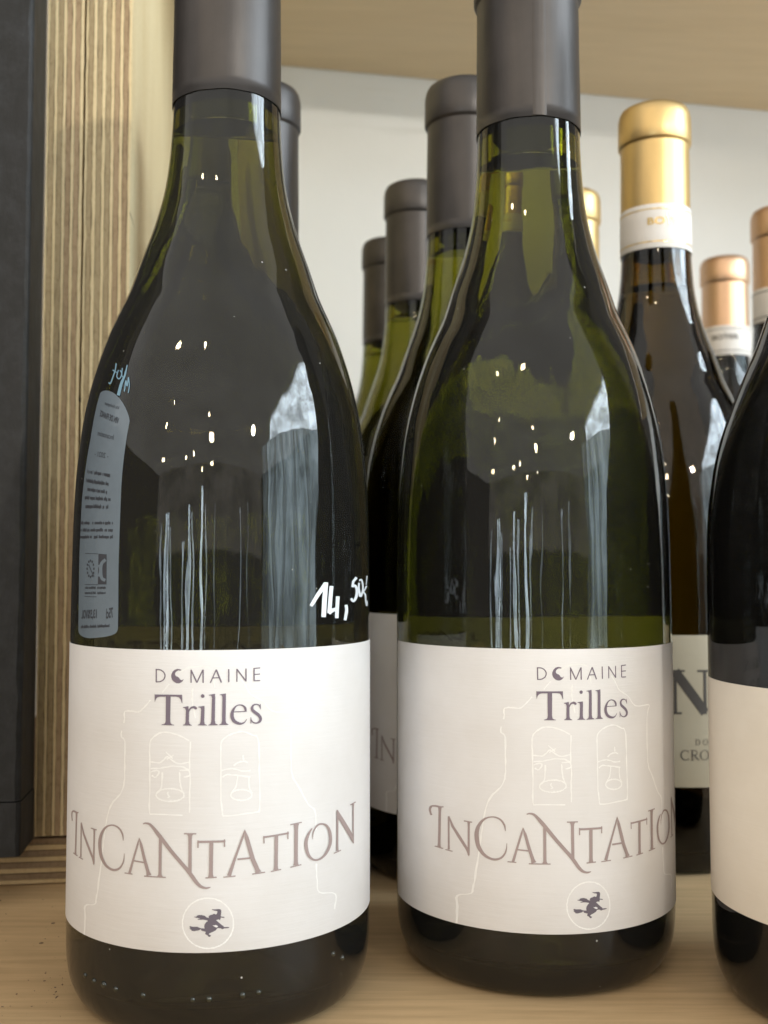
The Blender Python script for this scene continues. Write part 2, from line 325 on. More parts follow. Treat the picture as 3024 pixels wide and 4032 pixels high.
# ------------------------------------------------------------------ boxes
def box_bm(bm, x0, x1, y0, y1, z0, z1, bev=0, mat=Matrix.Identity(4)):
    vs = bmesh.ops.create_cube(bm, size=1)['verts']
    S = Matrix.Translation(((x0 + x1) / 2, (y0 + y1) / 2, (z0 + z1) / 2)) @ Matrix.Diagonal((x1 - x0, y1 - y0, z1 - z0, 1))
    bmesh.ops.transform(bm, matrix=mat @ S, verts=vs)
    if bev:
        es = list({e for v in vs for e in v.link_edges})
        bmesh.ops.bevel(bm, geom=es, offset=bev, segments=2, affect='EDGES')
ART = {
 "purple": [
  [[-2505,8846,-2496,8529],[-2429,8847,-2420,8529]],
  [[-2466,8817,-2426,8818,-2385,8819,-2346,8819,-2309,8819,-2274,8817,-2237,8814,-2200,8810,-2164,8805,-2130,8798,-2100,8791,-2071,8782,-2042,8771,-2016,8759,-1993,8747,-1975,8736,-1962,8726,-1953,8717,-1947,8708,-1945,8698,-1946,8687,-1949,8675,-1957,8661,-1967,8647,-1980,8634,-1997,8623,-2017,8612,-2043,8602,-2072,8592,-2102,8583,-2132,8576,-2162,8570,-2193,8565,-2225,8561,-2258,8558,-2291,8556,-2322,8554,-2354,8554,-2388,8554,-2423,8554,-2458,8554],[-2467,8843,-2428,8844,-2388,8845,-2346,8845,-2303,8845,-2260,8843,-2218,8839,-2177,8835,-2135,8829,-2096,8821,-2058,8812,-2024,8801,-1991,8789,-1961,8775,-1936,8762,-1915,8749,-1899,8737,-1887,8724,-1880,8712,-1877,8699,-1877,8686,-1882,8671,-1890,8655,-1902,8639,-1918,8624,-1939,8609,-1964,8596,-1995,8583,-2028,8572,-2063,8562,-2097,8553,-2133,8546,-2170,8540,-2207,8536,-2244,8533,-2280,8530,-2317,8528,-2354,8528,-2390,8528,-2424,8528,-2459,8528]],
  [[-903,8832,-1040,8852,-1168,8855,-1322,8835,-1449,8786,-1525,8715,-1524,8655,-1470,8595,-1350,8546,-1211,8519,-1057,8515,-906,8542,-820,8578,-771,8619,-841,8598,-922,8590,-994,8608,-1035,8638,-1112,8667,-1215,8681,-1282,8707,-1304,8737,-1269,8773,-1192,8801,-1091,8822,-989,8814]],
  [[-379,8840,-372,8530],[-309,8840,-302,8530]],
  [[-380,8823,-30,8529],[-308,8837,42,8543]],
  [[38,8530,372,8824],[-25,8542,309,8836]],
  [[321,8840,328,8530],[400,8840,407,8530]],
  [[1094,8843,756,8534],[1152,8832,815,8523]],
  [[1084,8831,1385,8526],[1162,8844,1462,8538]],
  [[897,8632,1324,8634],[895,8656,1322,8658]],
  [[1809,8848,1814,8537],[1883,8847,1888,8536]],
  [[2288,8850,2293,8543],[2352,8850,2358,8542]],
  [[2291,8831,2829,8544],[2350,8849,2888,8561]],
  [[2818,8851,2823,8547],[2888,8850,2894,8546]],
  [[3295,8860,3300,8553],[3371,8859,3376,8552]],
  [[3326,8837,3709,8846],[3320,8861,3703,8871]],
  [[3338,8692,3696,8699],[3332,8716,3690,8723]],
  [[3339,8544,3707,8543],[3336,8568,3705,8567]],
  [[-2547,8249,-2493,8241,-1747,8245,-913,8246,-858,8246,-838,8049,-878,8059,-946,8138,-1049,8188,-1228,8201,-1548,8202,-1563,7635,-1531,7571,-1442,7546,-1313,7533,-1313,7523,-2085,7523,-2085,7535,-1927,7551,-1859,7576,-1835,7632,-1840,8196,-2195,8193,-2355,8177,-2462,8135,-2541,8054]],
  [[-795,7955,-474,7980,-472,7900,-339,7960,-190,7985,-65,7977,34,7941,25,7911,-54,7901,-139,7921,-213,7931,-337,7911,-436,7841,-440,7621,-404,7562,-269,7532,-269,7522,-789,7526,-790,7536,-679,7555,-640,7591,-622,7880,-673,7930,-795,7943]],
  [[98,7967,453,7986,464,7920,451,7621,487,7558,615,7535,615,7525,83,7528,83,7540,201,7562,239,7612,268,7901,232,7941,98,7955]],
  [[458,8218,450,8201,427,8187,392,8177,350,8174,309,8177,273,8187,249,8201,241,8218,249,8235,272,8249,307,8259,348,8262,390,8258,425,8249,449,8235]],
  [[708,8245,1061,8269,1073,8177,1064,7639,1100,7569,1237,7542,1238,7528,694,7525,693,7537,820,7560,863,7620,891,8178,841,8229,708,8235]],
  [[1331,8250,1689,8273,1691,8173,1686,7634,1722,7573,1850,7542,1850,7530,1311,7529,1311,7541,1443,7562,1481,7626,1494,8185,1454,8231,1331,8238]],
  [[2102,7824,2907,7827],[2100,7842,2904,7845]],
  [[2905,7833,2904,7848,2905,7864,2905,7882,2899,7901,2884,7919,2859,7936,2829,7952,2794,7965,2756,7977,2716,7987,2674,7995,2628,8000,2582,8004,2536,8006,2493,8007,2450,8005,2408,8002,2367,7998,2326,7991,2286,7983,2246,7972,2206,7959,2167,7944,2131,7928,2097,7911,2067,7893,2038,7873,2012,7851,1990,7829,1974,7806,1964,7784,1960,7760,1960,7737,1967,7713,1979,7690,1998,7667,2023,7645,2053,7624,2088,7604,2128,7586,2174,7571,2223,7558,2272,7549,2321,7541,2368,7535,2414,7531,2463,7527,2512,7526,2561,7526,2608,7528,2653,7533,2696,7540,2737,7548,2775,7558,2810,7570,2839,7585,2864,7601,2885,7618,2906,7635,2927,7651],[2806,7830,2797,7846,2790,7862,2783,7877,2775,7890,2765,7900,2752,7912,2735,7924,2716,7936,2695,7947,2670,7957,2641,7965,2607,7972,2570,7977,2532,7981,2495,7983,2460,7982,2424,7979,2390,7975,2357,7968,2326,7959,2297,7948,2269,7935,2243,7919,2220,7903,2201,7886,2185,7868,2171,7849,2161,7830,2154,7811,2150,7793,2148,7775,2149,7758,2153,7741,2159,7724,2169,7709,2181,7694,2198,7678,2217,7663,2238,7649,2260,7638,2283,7629,2311,7620,2344,7611,2380,7603,2417,7595,2453,7589,2489,7583,2525,7578,2560,7574,2594,7572,2629,7572,2666,7574,2702,7577,2737,7582,2770,7589,2799,7598,2827,7611,2855,7626,2882,7641,2910,7656]],
  [[3720,7907,3712,7920,3707,7933,3699,7948,3686,7962,3664,7975,3632,7985,3595,7993,3554,7999,3513,8004,3473,8006,3433,8006,3392,8005,3350,8002,3310,7996,3274,7989,3241,7978,3212,7965,3187,7951,3168,7935,3156,7918,3152,7900,3157,7881,3168,7864,3185,7846,3210,7829,3242,7813,3280,7799,3318,7787,3353,7776,3387,7765,3422,7754,3459,7743,3493,7732,3523,7722,3549,7712,3575,7700,3601,7687,3623,7673,3640,7662,3650,7652,3655,7643,3657,7633,3656,7623,3651,7613,3643,7605,3627,7596,3602,7585,3569,7575,3534,7567,3500,7563,3464,7562,3424,7564,3382,7569,3344,7575,3312,7582,3286,7590,3263,7601,3242,7613,3224,7626,3208,7637,3196,7647,3187,7657,3181,7668,3174,7679,3167,7690],[3691,7903,3677,7916,3664,7929,3652,7942,3638,7951,3622,7958,3600,7964,3571,7970,3538,7974,3505,7977,3474,7978,3444,7977,3413,7973,3383,7969,3358,7963,3339,7957,3325,7949,3312,7939,3302,7928,3297,7918,3297,7910,3300,7902,3308,7893,3318,7884,3332,7876,3346,7868,3364,7861,3389,7853,3422,7843,3459,7832,3496,7821,3530,7810,3566,7800,3605,7788,3645,7774,3683,7759,3717,7742,3749,7725,3779,7706,3804,7686,3820,7665,3826,7643,3822,7623,3810,7603,3788,7585,3757,7568,3716,7555,3668,7545,3617,7538,3564,7533,3512,7530,3462,7532,3411,7536,3361,7542,3314,7550,3273,7559,3238,7571,3209,7586,3186,7600,3167,7615,3153,7629,3143,7642,3140,7655,3140,7667,3142,7678,3142,7689]],
  [[3694,7995,3716,7874],[3735,7996,3757,7874]],
  [[3139,7690,3141,7543],[3179,7689,3182,7543]],
 ],
 "mauve": [
  [[-10125,4852,-10147,4864,-10170,4876,-10192,4887,-10212,4900,-10229,4913,-10243,4928,-10257,4944,-10266,4961,-10268,4977,-10259,4994,-10241,5011,-10215,5030,-10182,5047,-10144,5062,-10108,5071,-10089,5072,-10078,5072,-10047,5072,-9989,5074,-9922,5077,-9848,5080,-9754,5082,-9648,5083,-9539,5085,-9434,5089,-9341,5094,-9264,5100,-9199,5106,-9144,5112,-9089,5117],[-10355,4830,-10370,4843,-10384,4855,-10399,4868,-10413,4881,-10428,4895,-10446,4910,-10468,4925,-10488,4942,-10503,4959,-10505,4976,-10498,4994,-10483,5013,-10458,5033,-10421,5052,-10359,5071,-10259,5091,-10135,5107,-10019,5117,-9918,5124,-9819,5129,-9710,5132,-9603,5133,-9507,5131,-9424,5130,-9360,5130,-9311,5131,-9262,5133,-9210,5136,-9151,5139,-9092,5142]],
  [[-9594,5085,-9568,5035,-9556,4954,-9585,4571,-9621,4189,-9647,4105,-9683,4050],[-9265,5108,-9297,5055,-9320,4971,-9354,4589,-9381,4208,-9371,4128,-9346,4078]],
  [[-9959,4051,-9198,4040],[-9838,4082,-9102,4068]],
  [[-8742,4905,-8742,4862,-8742,4794,-8740,4481,-8742,4167,-8754,4099,-8758,4056],[-8586,4916,-8586,4873,-8586,4805,-8589,4492,-8587,4180,-8575,4113,-8572,4071]],
  [[-8675,4914,-8451,4667,-7898,4404,-7335,4150,-7110,3989],[-8605,4922,-8238,4693,-7659,4440,-7130,4179,-7067,3993]],
  [[-7208,4846,-7188,4805,-7178,4739,-7183,4431,-7193,4122,-7195,4056,-7196,4014],[-6987,4859,-7007,4816,-7020,4749,-7030,4441,-7035,4133,-7037,4066,-7038,4025]],
  [[-8970,4032,-8377,4025],[-8904,4058,-8320,4050]],
  [[-7477,4850,-6863,4845],[-7442,4878,-6831,4872]],
  [[-4566,4729,-4566,4757,-4564,4784,-4563,4812,-4569,4841,-4586,4869,-4614,4897,-4651,4924,-4695,4951,-4745,4975,-4801,4997,-4863,5016,-4932,5032,-5005,5045,-5083,5055,-5163,5063,-5246,5068,-5334,5070,-5425,5069,-5518,5065,-5611,5058,-5705,5049,-5802,5036,-5902,5021,-6002,5001,-6097,4977,-6187,4949,-6273,4916,-6353,4881,-6425,4844,-6489,4807,-6544,4769,-6589,4731,-6625,4692,-6653,4653,-6674,4614,-6687,4576,-6691,4538,-6688,4500,-6679,4462,-6664,4424,-6645,4385,-6621,4344,-6590,4303,-6551,4262,-6501,4224,-6440,4188,-6369,4152,-6291,4119,-6209,4089,-6125,4062,-6038,4040,-5946,4021,-5853,4006,-5763,3994,-5675,3984,-5590,3976,-5504,3970,-5417,3966,-5329,3966,-5241,3969,-5152,3977,-5065,3988,-4982,4002,-4903,4018,-4832,4036,-4769,4057,-4713,4081,-4665,4106,-4623,4131,-4587,4156,-4557,4181,-4534,4207,-4516,4233,-4503,4260,-4492,4287,-4484,4314,-4482,4343,-4481,4372,-4482,4400,-4481,4429],[-4603,4727,-4620,4753,-4635,4780,-4651,4806,-4670,4831,-4696,4854,-4728,4878,-4766,4903,-4808,4927,-4854,4949,-4903,4968,-4956,4984,-5014,4998,-5077,5010,-5142,5020,-5210,5027,-5281,5032,-5357,5036,-5435,5036,-5514,5033,-5593,5027,-5672,5017,-5753,5004,-5832,4988,-5906,4969,-5973,4948,-6037,4924,-6100,4894,-6159,4862,-6212,4829,-6257,4796,-6292,4763,-6320,4729,-6342,4695,-6359,4660,-6371,4625,-6380,4590,-6383,4556,-6381,4522,-6374,4486,-6362,4450,-6346,4412,-6327,4373,-6303,4335,-6272,4298,-6234,4263,-6186,4230,-6129,4197,-6066,4165,-5999,4136,-5933,4112,-5866,4092,-5796,4075,-5722,4060,-5647,4048,-5574,4038,-5503,4031,-5435,4026,-5368,4024,-5305,4023,-5243,4025,-5180,4030,-5113,4037,-5046,4046,-4982,4058,-4925,4070,-4872,4085,-4821,4103,-4773,4124,-4729,4145,-4689,4167,-4656,4189,-4629,4212,-4605,4236,-4585,4261,-4566,4287,-4551,4314,-4540,4342,-4531,4370,-4522,4399,-4512,4428]],
  [[-3470,4839,-3616,4690,-3932,4300,-4197,3982],[-3442,4838,-3493,4683,-3795,4293,-4022,3974]],
  [[-3469,4837,-3412,4664,-3185,4333,-2962,4052,-2946,3959],[-3442,4841,-3236,4685,-2990,4357,-2750,4080,-2629,4000]],
  [[-3842,4270,-3121,4253],[-3824,4306,-3105,4289]],
  [[-4465,3958,-3898,3956],[-4454,3984,-3887,3982]],
  [[-3104,3941,-1734,3948],[-3100,3969,-1730,3975]],
  [[-3204,5162,-3166,5166,-3129,5170,-3096,5174,-3065,5176,-3032,5176,-2992,5174,-2948,5172,-2904,5167,-2861,5161,-2822,5153,-2783,5141,-2742,5127,-2699,5110,-2653,5090,-2607,5069,-2559,5047,-2511,5022,-2461,4995,-2410,4968,-2357,4942,-2310,4919,-2267,4900,-2221,4880,-2164,4854,-2088,4819,-1986,4773,-1865,4716,-1734,4655,-1601,4593,-1475,4535,-1355,4481,-1234,4428,-1116,4377,-1006,4329,-908,4286,-823,4248,-749,4216,-683,4187,-622,4160,-560,4131,-498,4100,-437,4069,-377,4038,-319,4007,-263,3977,-211,3949,-160,3920,-110,3892,-59,3865,-5,3839,50,3816,105,3795,161,3776,218,3758,276,3743,337,3731,398,3722,456,3716,509,3712,557,3709,601,3707,643,3707,680,3708,714,3710,747,3713,782,3717,815,3722,846,3728,876,3734,906,3740],[-3228,5188,-3194,5193,-3161,5200,-3123,5207,-3079,5212,-3030,5216,-2978,5217,-2923,5217,-2864,5215,-2802,5210,-2740,5201,-2681,5189,-2624,5174,-2569,5157,-2515,5138,-2459,5119,-2401,5098,-2340,5074,-2280,5050,-2221,5026,-2164,5001,-2115,4980,-2072,4961,-2028,4940,-1972,4914,-1897,4878,-1797,4831,-1679,4774,-1551,4711,-1423,4649,-1301,4592,-1185,4539,-1066,4486,-950,4435,-841,4387,-742,4344,-658,4307,-584,4276,-516,4247,-450,4219,-384,4189,-318,4157,-255,4124,-194,4092,-136,4061,-80,4031,-27,4001,24,3971,71,3943,116,3918,160,3894,204,3872,248,3851,291,3832,332,3816,372,3801,412,3790,454,3780,498,3772,541,3764,581,3759,615,3755,643,3753,671,3752,701,3752,731,3752,762,3752,793,3753,826,3754,859,3756,893,3757]],
  [[-2178,4885,-2178,4839,-2179,4766,-2178,4426,-2183,4087,-2197,4013,-2269,3966],[-1988,4888,-1988,4842,-1989,4769,-1994,4429,-1993,4090,-1979,4017,-1909,3973]],
  [[-487,4982,-422,4937,-406,4863,-398,4522,-397,4182,-396,4108,-395,4062],[-130,4983,-194,4937,-208,4863,-206,4522,-199,4182,-198,4109,-198,4063]],
  [[-666,4978,52,4978],[-667,5008,52,5008]],
  [[122,4778,1728,4779],[118,4830,1723,4830]],
  [[117,4840,121,4662],[190,4839,194,4662]],
  [[1639,4850,1643,4674],[1712,4848,1716,4673]],
  [[810,4788,809,4747,809,4682,809,4382,803,4083,786,4018,746,3978],[1034,4784,1034,4744,1033,4679,1027,4379,1027,4079,1043,4014,1082,3973]],
  [[606,3951,1248,3962],[600,3979,1242,3989]],
  [[2833,5052,2689,4909,2245,4428,1844,4009],[2852,5049,2802,4891,2375,4407,2057,3975]],
  [[2833,5050,2845,4856,3206,4325,3480,4074,3486,4000],[2852,5051,3066,4873,3454,4349,3723,4104,3842,4033]],
  [[2440,4347,3234,4354],[2428,4390,3222,4398]],
  [[1628,3959,2331,3968],[1621,3984,2325,3994]],
  [[3305,3981,4079,3995],[3294,4009,4068,4023]],
  [[3957,4812,5566,4838],[3939,4854,5546,4881]],
  [[3947,4864,3960,4690],[4020,4862,4033,4688]],
  [[5455,4903,5457,4721],[5533,4899,5535,4717]],
  [[4644,4852,4643,4811,4642,4745,4640,4442,4631,4139,4613,4075,4573,4036],[4869,4841,4868,4800,4867,4734,4858,4430,4855,4127,4871,4060,4910,4017]],
  [[4431,3994,5072,4012],[4416,4020,5056,4039]],
  [[5848,5069,5904,5015,5923,4934,5925,4565,5919,4196,5900,4117,5843,4071],[6258,5045,6199,4999,6179,4920,6173,4549,6175,4179,6194,4098,6252,4044]],
  [[5657,5041,6444,5057],[5642,5068,6427,5084]],
  [[5671,4026,6427,4043],[5653,4052,6408,4069]],
  [[7168,4887,7111,4869,7054,4852,6997,4835,6941,4815,6888,4792,6837,4765,6786,4736,6740,4705,6699,4672,6667,4639,6645,4605,6631,4572,6625,4537,6627,4502,6637,4465,6655,4426,6680,4383,6714,4340,6754,4299,6803,4260,6860,4226,6927,4195,6998,4167,7070,4143,7142,4122,7214,4105,7288,4090,7364,4079,7441,4071,7521,4065,7604,4062,7692,4062,7784,4064,7877,4069,7970,4079,8065,4092,8162,4109,8259,4130,8352,4153,8438,4179,8518,4209,8592,4242,8659,4277,8718,4312,8765,4347,8800,4381,8823,4415,8836,4449,8840,4483,8838,4519,8830,4558,8815,4600,8792,4643,8762,4685,8722,4725,8672,4762,8612,4796,8546,4828,8476,4857,8405,4882,8329,4903,8251,4920,8173,4932,8098,4942,8025,4949,7952,4955,7874,4960,7794,4962,7714,4961,7638,4954,7568,4941,7503,4924,7442,4904,7389,4883,7343,4861,7307,4839,7277,4815,7254,4790,7236,4765,7222,4740,7214,4715,7213,4689,7215,4663,7218,4637,7220,4611],[7221,4872,7182,4849,7142,4827,7104,4806,7068,4783,7034,4759,6999,4731,6964,4701,6931,4670,6904,4639,6885,4609,6873,4580,6868,4551,6867,4521,6872,4491,6882,4459,6897,4423,6918,4385,6943,4346,6973,4309,7005,4278,7042,4250,7085,4224,7133,4200,7185,4178,7237,4159,7288,4144,7339,4132,7392,4123,7449,4116,7511,4111,7578,4109,7650,4109,7725,4111,7799,4117,7873,4126,7950,4140,8030,4158,8110,4179,8186,4202,8254,4228,8318,4255,8378,4287,8434,4320,8481,4354,8518,4386,8543,4416,8558,4445,8565,4474,8566,4505,8564,4538,8557,4574,8545,4613,8528,4652,8505,4689,8479,4722,8447,4752,8409,4781,8366,4808,8320,4832,8274,4852,8229,4867,8181,4879,8128,4889,8071,4898,8010,4905,7947,4911,7883,4916,7822,4918,7764,4918,7710,4914,7654,4906,7594,4892,7535,4876,7481,4858,7435,4839,7397,4820,7366,4799,7340,4777,7318,4754,7299,4731,7283,4708,7273,4684,7266,4659,7260,4634,7252,4609]],
  [[9255,5172,9254,5122,9254,5042,9254,4671,9248,4301,9234,4222,9202,4175],[9438,5159,9438,5109,9437,5028,9431,4657,9431,4286,9444,4204,9477,4151]],
  [[9265,5183,9330,4999,10737,4356,11160,4185],[9343,5184,9707,5020,11206,4361,11227,4183]],
  [[10992,5204,11030,5151,11043,5071,11049,4705,11049,4340,11050,4261,11050,4212],[11267,5182,11228,5135,11215,5057,11216,4691,11221,4325,11222,4246,11222,4196]],
  [[9009,4121,9718,4138],[8971,4147,9676,4165]],
  [[10777,5181,11488,5201],[10708,5210,11408,5232]],
 ],
 "witch": [
  [[977,3240,1111,3230,1280,3233,1389,3234,1474,3225,1523,3197,1519,3148,1496,3090,1506,3060,1696,3047,1708,3022,1502,3039,1483,3012,1455,2974,1394,2996,1309,2991,1225,2978,1310,2952,1432,2906,1554,2864,1663,2834,1676,2813,1980,2807,1987,2790,1822,2780,1701,2781,1616,2765,1543,2772,1507,2787,1398,2794,1301,2791,1217,2748,1073,2717,928,2694,819,2671,832,2651,941,2635,929,2616,869,2600,796,2608,735,2643,613,2665,625,2692,656,2731,637,2722,539,2732,393,2748,368,2777,344,2782,271,2758,150,2749,-46,2736,-193,2748,-169,2768,-267,2773,-218,2787,-317,2797,-243,2807,-306,2841,-244,2853,-134,2838,172,2836,270,2816,392,2801,574,2795,556,2839,572,2888,656,2936,765,2969,704,2984,485,3001,168,2999,180,3015,338,3026,241,3036,94,3046,-41,3061,-17,3070,142,3070,93,3080,190,3104,385,3108,580,3088,678,3053,824,3032,799,3071,871,3100,1016,3112,1113,3131,1210,3110,1270,3123,1305,3172,1281,3192,1135,3202,1014,3220]],
 ],
 "paperhole": [
  [[1021,2868,1118,2860,1215,2872,1324,2847,1337,2824,1252,2811,1143,2832]],
 ],
 "varnish": [
  [[2190,2885,2180,2865,2185,2854,2175,2828,2179,2810,2183,2791,2169,2778,2166,2761,2146,2737,2125,2723,2127,2708,2121,2686,2092,2674,2073,2653,2052,2635,2026,2622,1998,2607,1989,2585,1979,2579,1928,2562,1922,2545,1878,2538,1839,2525,1800,2509,1788,2488,1745,2481,1732,2466,1685,2463,1645,2446,1627,2435,1580,2428,1535,2423,1484,2413,1456,2396,1405,2395,1360,2394,1322,2374,1295,2379,1237,2374,1189,2366,1154,2353,1110,2354,1061,2364,1010,2355,955,2351,919,2347,855,2341,826,2344,790,2344,728,2352,687,2353,639,2345,602,2359,543,2353,498,2365,470,2367,406,2372,355,2377,313,2380,284,2394,228,2392,191,2406,154,2412,90,2425,63,2423,10,2433,-17,2448,-68,2458,-98,2469,-131,2480,-164,2497,-213,2500,-239,2519,-265,2534,-321,2542,-322,2564,-369,2575,-394,2583,-408,2610,-462,2614,-468,2632,-500,2654,-515,2668,-533,2680,-563,2701,-570,2712,-593,2735,-627,2751,-627,2769,-634,2789,-639,2803,-644,2828,-668,2837,-662,2852,-680,2872,-668,2897,-659,2912,-685,2934,-679,2954,-685,2973,-657,2988,-656,3010,-646,3022,-633,3040,-618,3064,-620,3079,-617,3098,-576,3111,-583,3130,-555,3152,-549,3164,-520,3182,-485,3200,-458,3210,-455,3229,-408,3245,-376,3267,-342,3273,-325,3292,-296,3301,-259,3317,-224,3340,-201,3349,-176,3361,-109,3363,-83,3380,-53,3393,-11,3400,47,3408,65,3424,113,3422,177,3431,200,3439,242,3447,300,3454,348,3457,383,3464,428,3461,478,3469,519,3480,568,3472,601,3480,659,3476,719,3480,763,3484,794,3478,834,3474,900,3473,951,3472,992,3471,1027,3469,1072,3465,1134,3467,1158,3456,1215,3448,1239,3437,1294,3426,1349,3413,1403,3407,1441,3413,1471,3392,1511,3388,1560,3374,1580,3366,1634,3349,1664,3345,1693,3324,1734,3309,1766,3302,1787,3284,1821,3267,1886,3257,1887,3242,1921,3222,1941,3206,1970,3188,1999,3179,2014,3157,2047,3138,2048,3123,2064,3108,2094,3087,2105,3071,2135,3048,2149,3034,2167,3012,2179,3000,2176,2984,2191,2962,2178,2944,2180,2921,2183,2899,2198,2881],[2260,2883,2272,2864,2275,2847,2250,2821,2250,2812,2268,2788,2258,2764,2231,2752,2229,2726,2218,2706,2195,2698,2173,2675,2145,2664,2154,2642,2127,2619,2109,2598,2076,2584,2038,2572,2018,2563,1978,2549,1969,2532,1937,2513,1908,2498,1876,2483,1834,2472,1813,2454,1764,2444,1728,2440,1704,2420,1647,2417,1607,2411,1577,2390,1519,2393,1493,2374,1422,2365,1395,2363,1340,2358,1307,2354,1263,2348,1225,2341,1176,2332,1110,2323,1056,2325,1026,2329,968,2321,929,2327,870,2318,817,2312,785,2324,731,2314,684,2315,633,2326,593,2320,532,2328,474,2332,444,2334,393,2349,346,2344,277,2352,245,2362,210,2370,161,2374,112,2377,56,2395,31,2397,-21,2417,-59,2425,-99,2436,-147,2442,-193,2459,-212,2473,-245,2482,-303,2499,-320,2511,-361,2527,-398,2540,-431,2554,-439,2574,-481,2583,-506,2602,-524,2620,-573,2636,-588,2655,-599,2664,-640,2688,-639,2706,-649,2724,-680,2744,-675,2764,-715,2777,-728,2800,-716,2818,-754,2830,-728,2852,-741,2871,-735,2898,-754,2909,-732,2932,-753,2952,-743,2977,-743,2996,-719,3016,-708,3029,-700,3045,-694,3064,-709,3082,-676,3109,-659,3128,-630,3136,-611,3161,-593,3173,-567,3191,-562,3218,-530,3229,-499,3243,-453,3258,-433,3283,-416,3291,-401,3312,-354,3327,-315,3339,-264,3353,-251,3367,-199,3381,-149,3388,-141,3400,-81,3412,-40,3420,-4,3437,43,3440,78,3455,130,3465,164,3476,225,3473,278,3483,323,3487,362,3495,413,3500,453,3500,509,3504,558,3509,597,3509,653,3507,714,3514,764,3501,797,3513,846,3506,903,3502,953,3501,1004,3498,1033,3491,1077,3495,1145,3484,1180,3483,1253,3476,1278,3460,1318,3455,1377,3451,1425,3444,1465,3431,1517,3422,1557,3413,1591,3388,1617,3386,1665,3368,1694,3359,1739,3346,1795,3338,1813,3317,1859,3306,1877,3291,1919,3272,1966,3260,1987,3237,2022,3224,2036,3207,2077,3191,2071,3167,2123,3155,2141,3131,2151,3119,2157,3096,2185,3083,2204,3054,2198,3036,2210,3017,2227,3002,2230,2986,2243,2962,2251,2943,2264,2919,2257,2899,2264,2886]],
  [[-1670,8503,-1726,8474,-1780,8453,-1823,8424,-1882,8401,-1926,8372,-1990,8353,-2045,8319,-2105,8301],[-1620,8489,-1678,8458,-1730,8440,-1763,8407,-1837,8386,-1887,8359,-1946,8340,-1995,8306,-2044,8280]],
  [[-2879,8117,-2955,8059,-3067,8015,-3203,7968,-3298,7915,-3389,7892,-3461,7860,-3535,7840,-3632,7831,-3707,7816,-3813,7825,-3934,7834,-4087,7839,-4200,7832,-4364,7843,-4488,7821,-4602,7815,-4677,7774,-4704,7729,-4688,7677,-4652,7644,-4657,7610,-4695,7576,-4697,7557,-4734,7522],[-2783,8094,-2908,8047,-3011,7999,-3117,7943,-3253,7900,-3331,7872,-3403,7842,-3482,7809,-3601,7791,-3706,7792,-3835,7788,-3955,7797,-4094,7799,-4209,7799,-4359,7801,-4470,7794,-4551,7791,-4602,7768,-4581,7732,-4590,7683,-4570,7648,-4583,7609,-4579,7573,-4591,7552,-4621,7514]],
  [[-4860,7334,-4885,7295,-4913,7259,-4897,7220,-4903,7186,-4806,7157,-4742,7136,-4669,7119,-4616,7075,-4623,6984,-4615,6852,-4609,6721,-4610,6596,-4609,6469,-4592,6341,-4581,6215,-4643,6111,-4660,6027,-4725,5953,-4798,5885,-4909,5821,-5093,5761,-5267,5686,-5472,5629,-5597,5555,-5724,5483,-5796,5402,-5863,5322,-5929,5242,-5994,5167,-6039,5085,-6079,4995,-6119,4906,-6157,4814,-6200,4712,-6258,4609,-6315,4497,-6343,4363,-6392,4224,-6427,4089,-6510,3947,-6576,3827,-6646,3706,-6710,3583,-6731,3486,-6734,3412,-6767,3348,-6857,3284,-6874,3232,-6900,3182,-6931,3132,-6923,3107,-6982,3078,-7204,3041,-7482,3019,-7792,3001,-8068,2944,-8182,2870,-8116,2800,-8102,2728,-8095,2641,-8120,2547,-8098,2440,-8108,2329,-8153,2226],[-4786,7332,-4799,7293,-4814,7261,-4793,7225,-4804,7200,-4744,7179,-4651,7167,-4596,7134,-4521,7083,-4494,6989,-4491,6855,-4525,6722,-4531,6599,-4486,6473,-4531,6343,-4510,6216,-4542,6111,-4559,6024,-4655,5947,-4739,5879,-4844,5810,-4996,5739,-5192,5668,-5354,5607,-5477,5542,-5585,5471,-5727,5399,-5780,5320,-5860,5241,-5886,5167,-5938,5085,-6003,4997,-5998,4909,-6077,4815,-6099,4714,-6162,4611,-6166,4502,-6230,4366,-6294,4228,-6349,4092,-6393,3951,-6439,3832,-6504,3711,-6543,3591,-6573,3494,-6632,3416,-6677,3350,-6703,3290,-6716,3239,-6770,3188,-6766,3142,-6796,3104,-6924,3060,-7189,3019,-7484,2999,-7749,2970,-7900,2934,-7966,2886,-7958,2817,-7920,2747,-7880,2660,-7918,2565,-7923,2456,-7957,2342,-7988,2240]],
  [[-1039,8771,-891,8784,-778,8822,-663,8844,-512,8860,-349,8879,-193,8891,-11,8901,173,8895,317,8909,458,8890,597,8874,750,8862],[-1057,8791,-933,8815,-817,8845,-695,8873,-543,8900,-372,8920,-202,8926,-14,8925,166,8936,322,8932,473,8918,619,8913,769,8887]],
  [[-256,8415,-257,8386,-307,8353,-303,8308,-310,8265,-307,8212,-332,8148,-294,8082,-275,8015,-242,7946,-168,7868,-159,7780,-94,7699],[-206,8416,-196,8382,-204,8342,-247,8308,-207,8264,-249,8210,-224,8152,-206,8087,-189,8019,-187,7951,-119,7873,-67,7787,-37,7704]],
  [[926,8609,953,8590,945,8558,943,8535,959,8495,993,8477,1001,8448,1003,8409],[969,8620,1007,8598,1048,8562,1050,8538,1063,8502,1053,8481,1067,8452,1105,8417]],
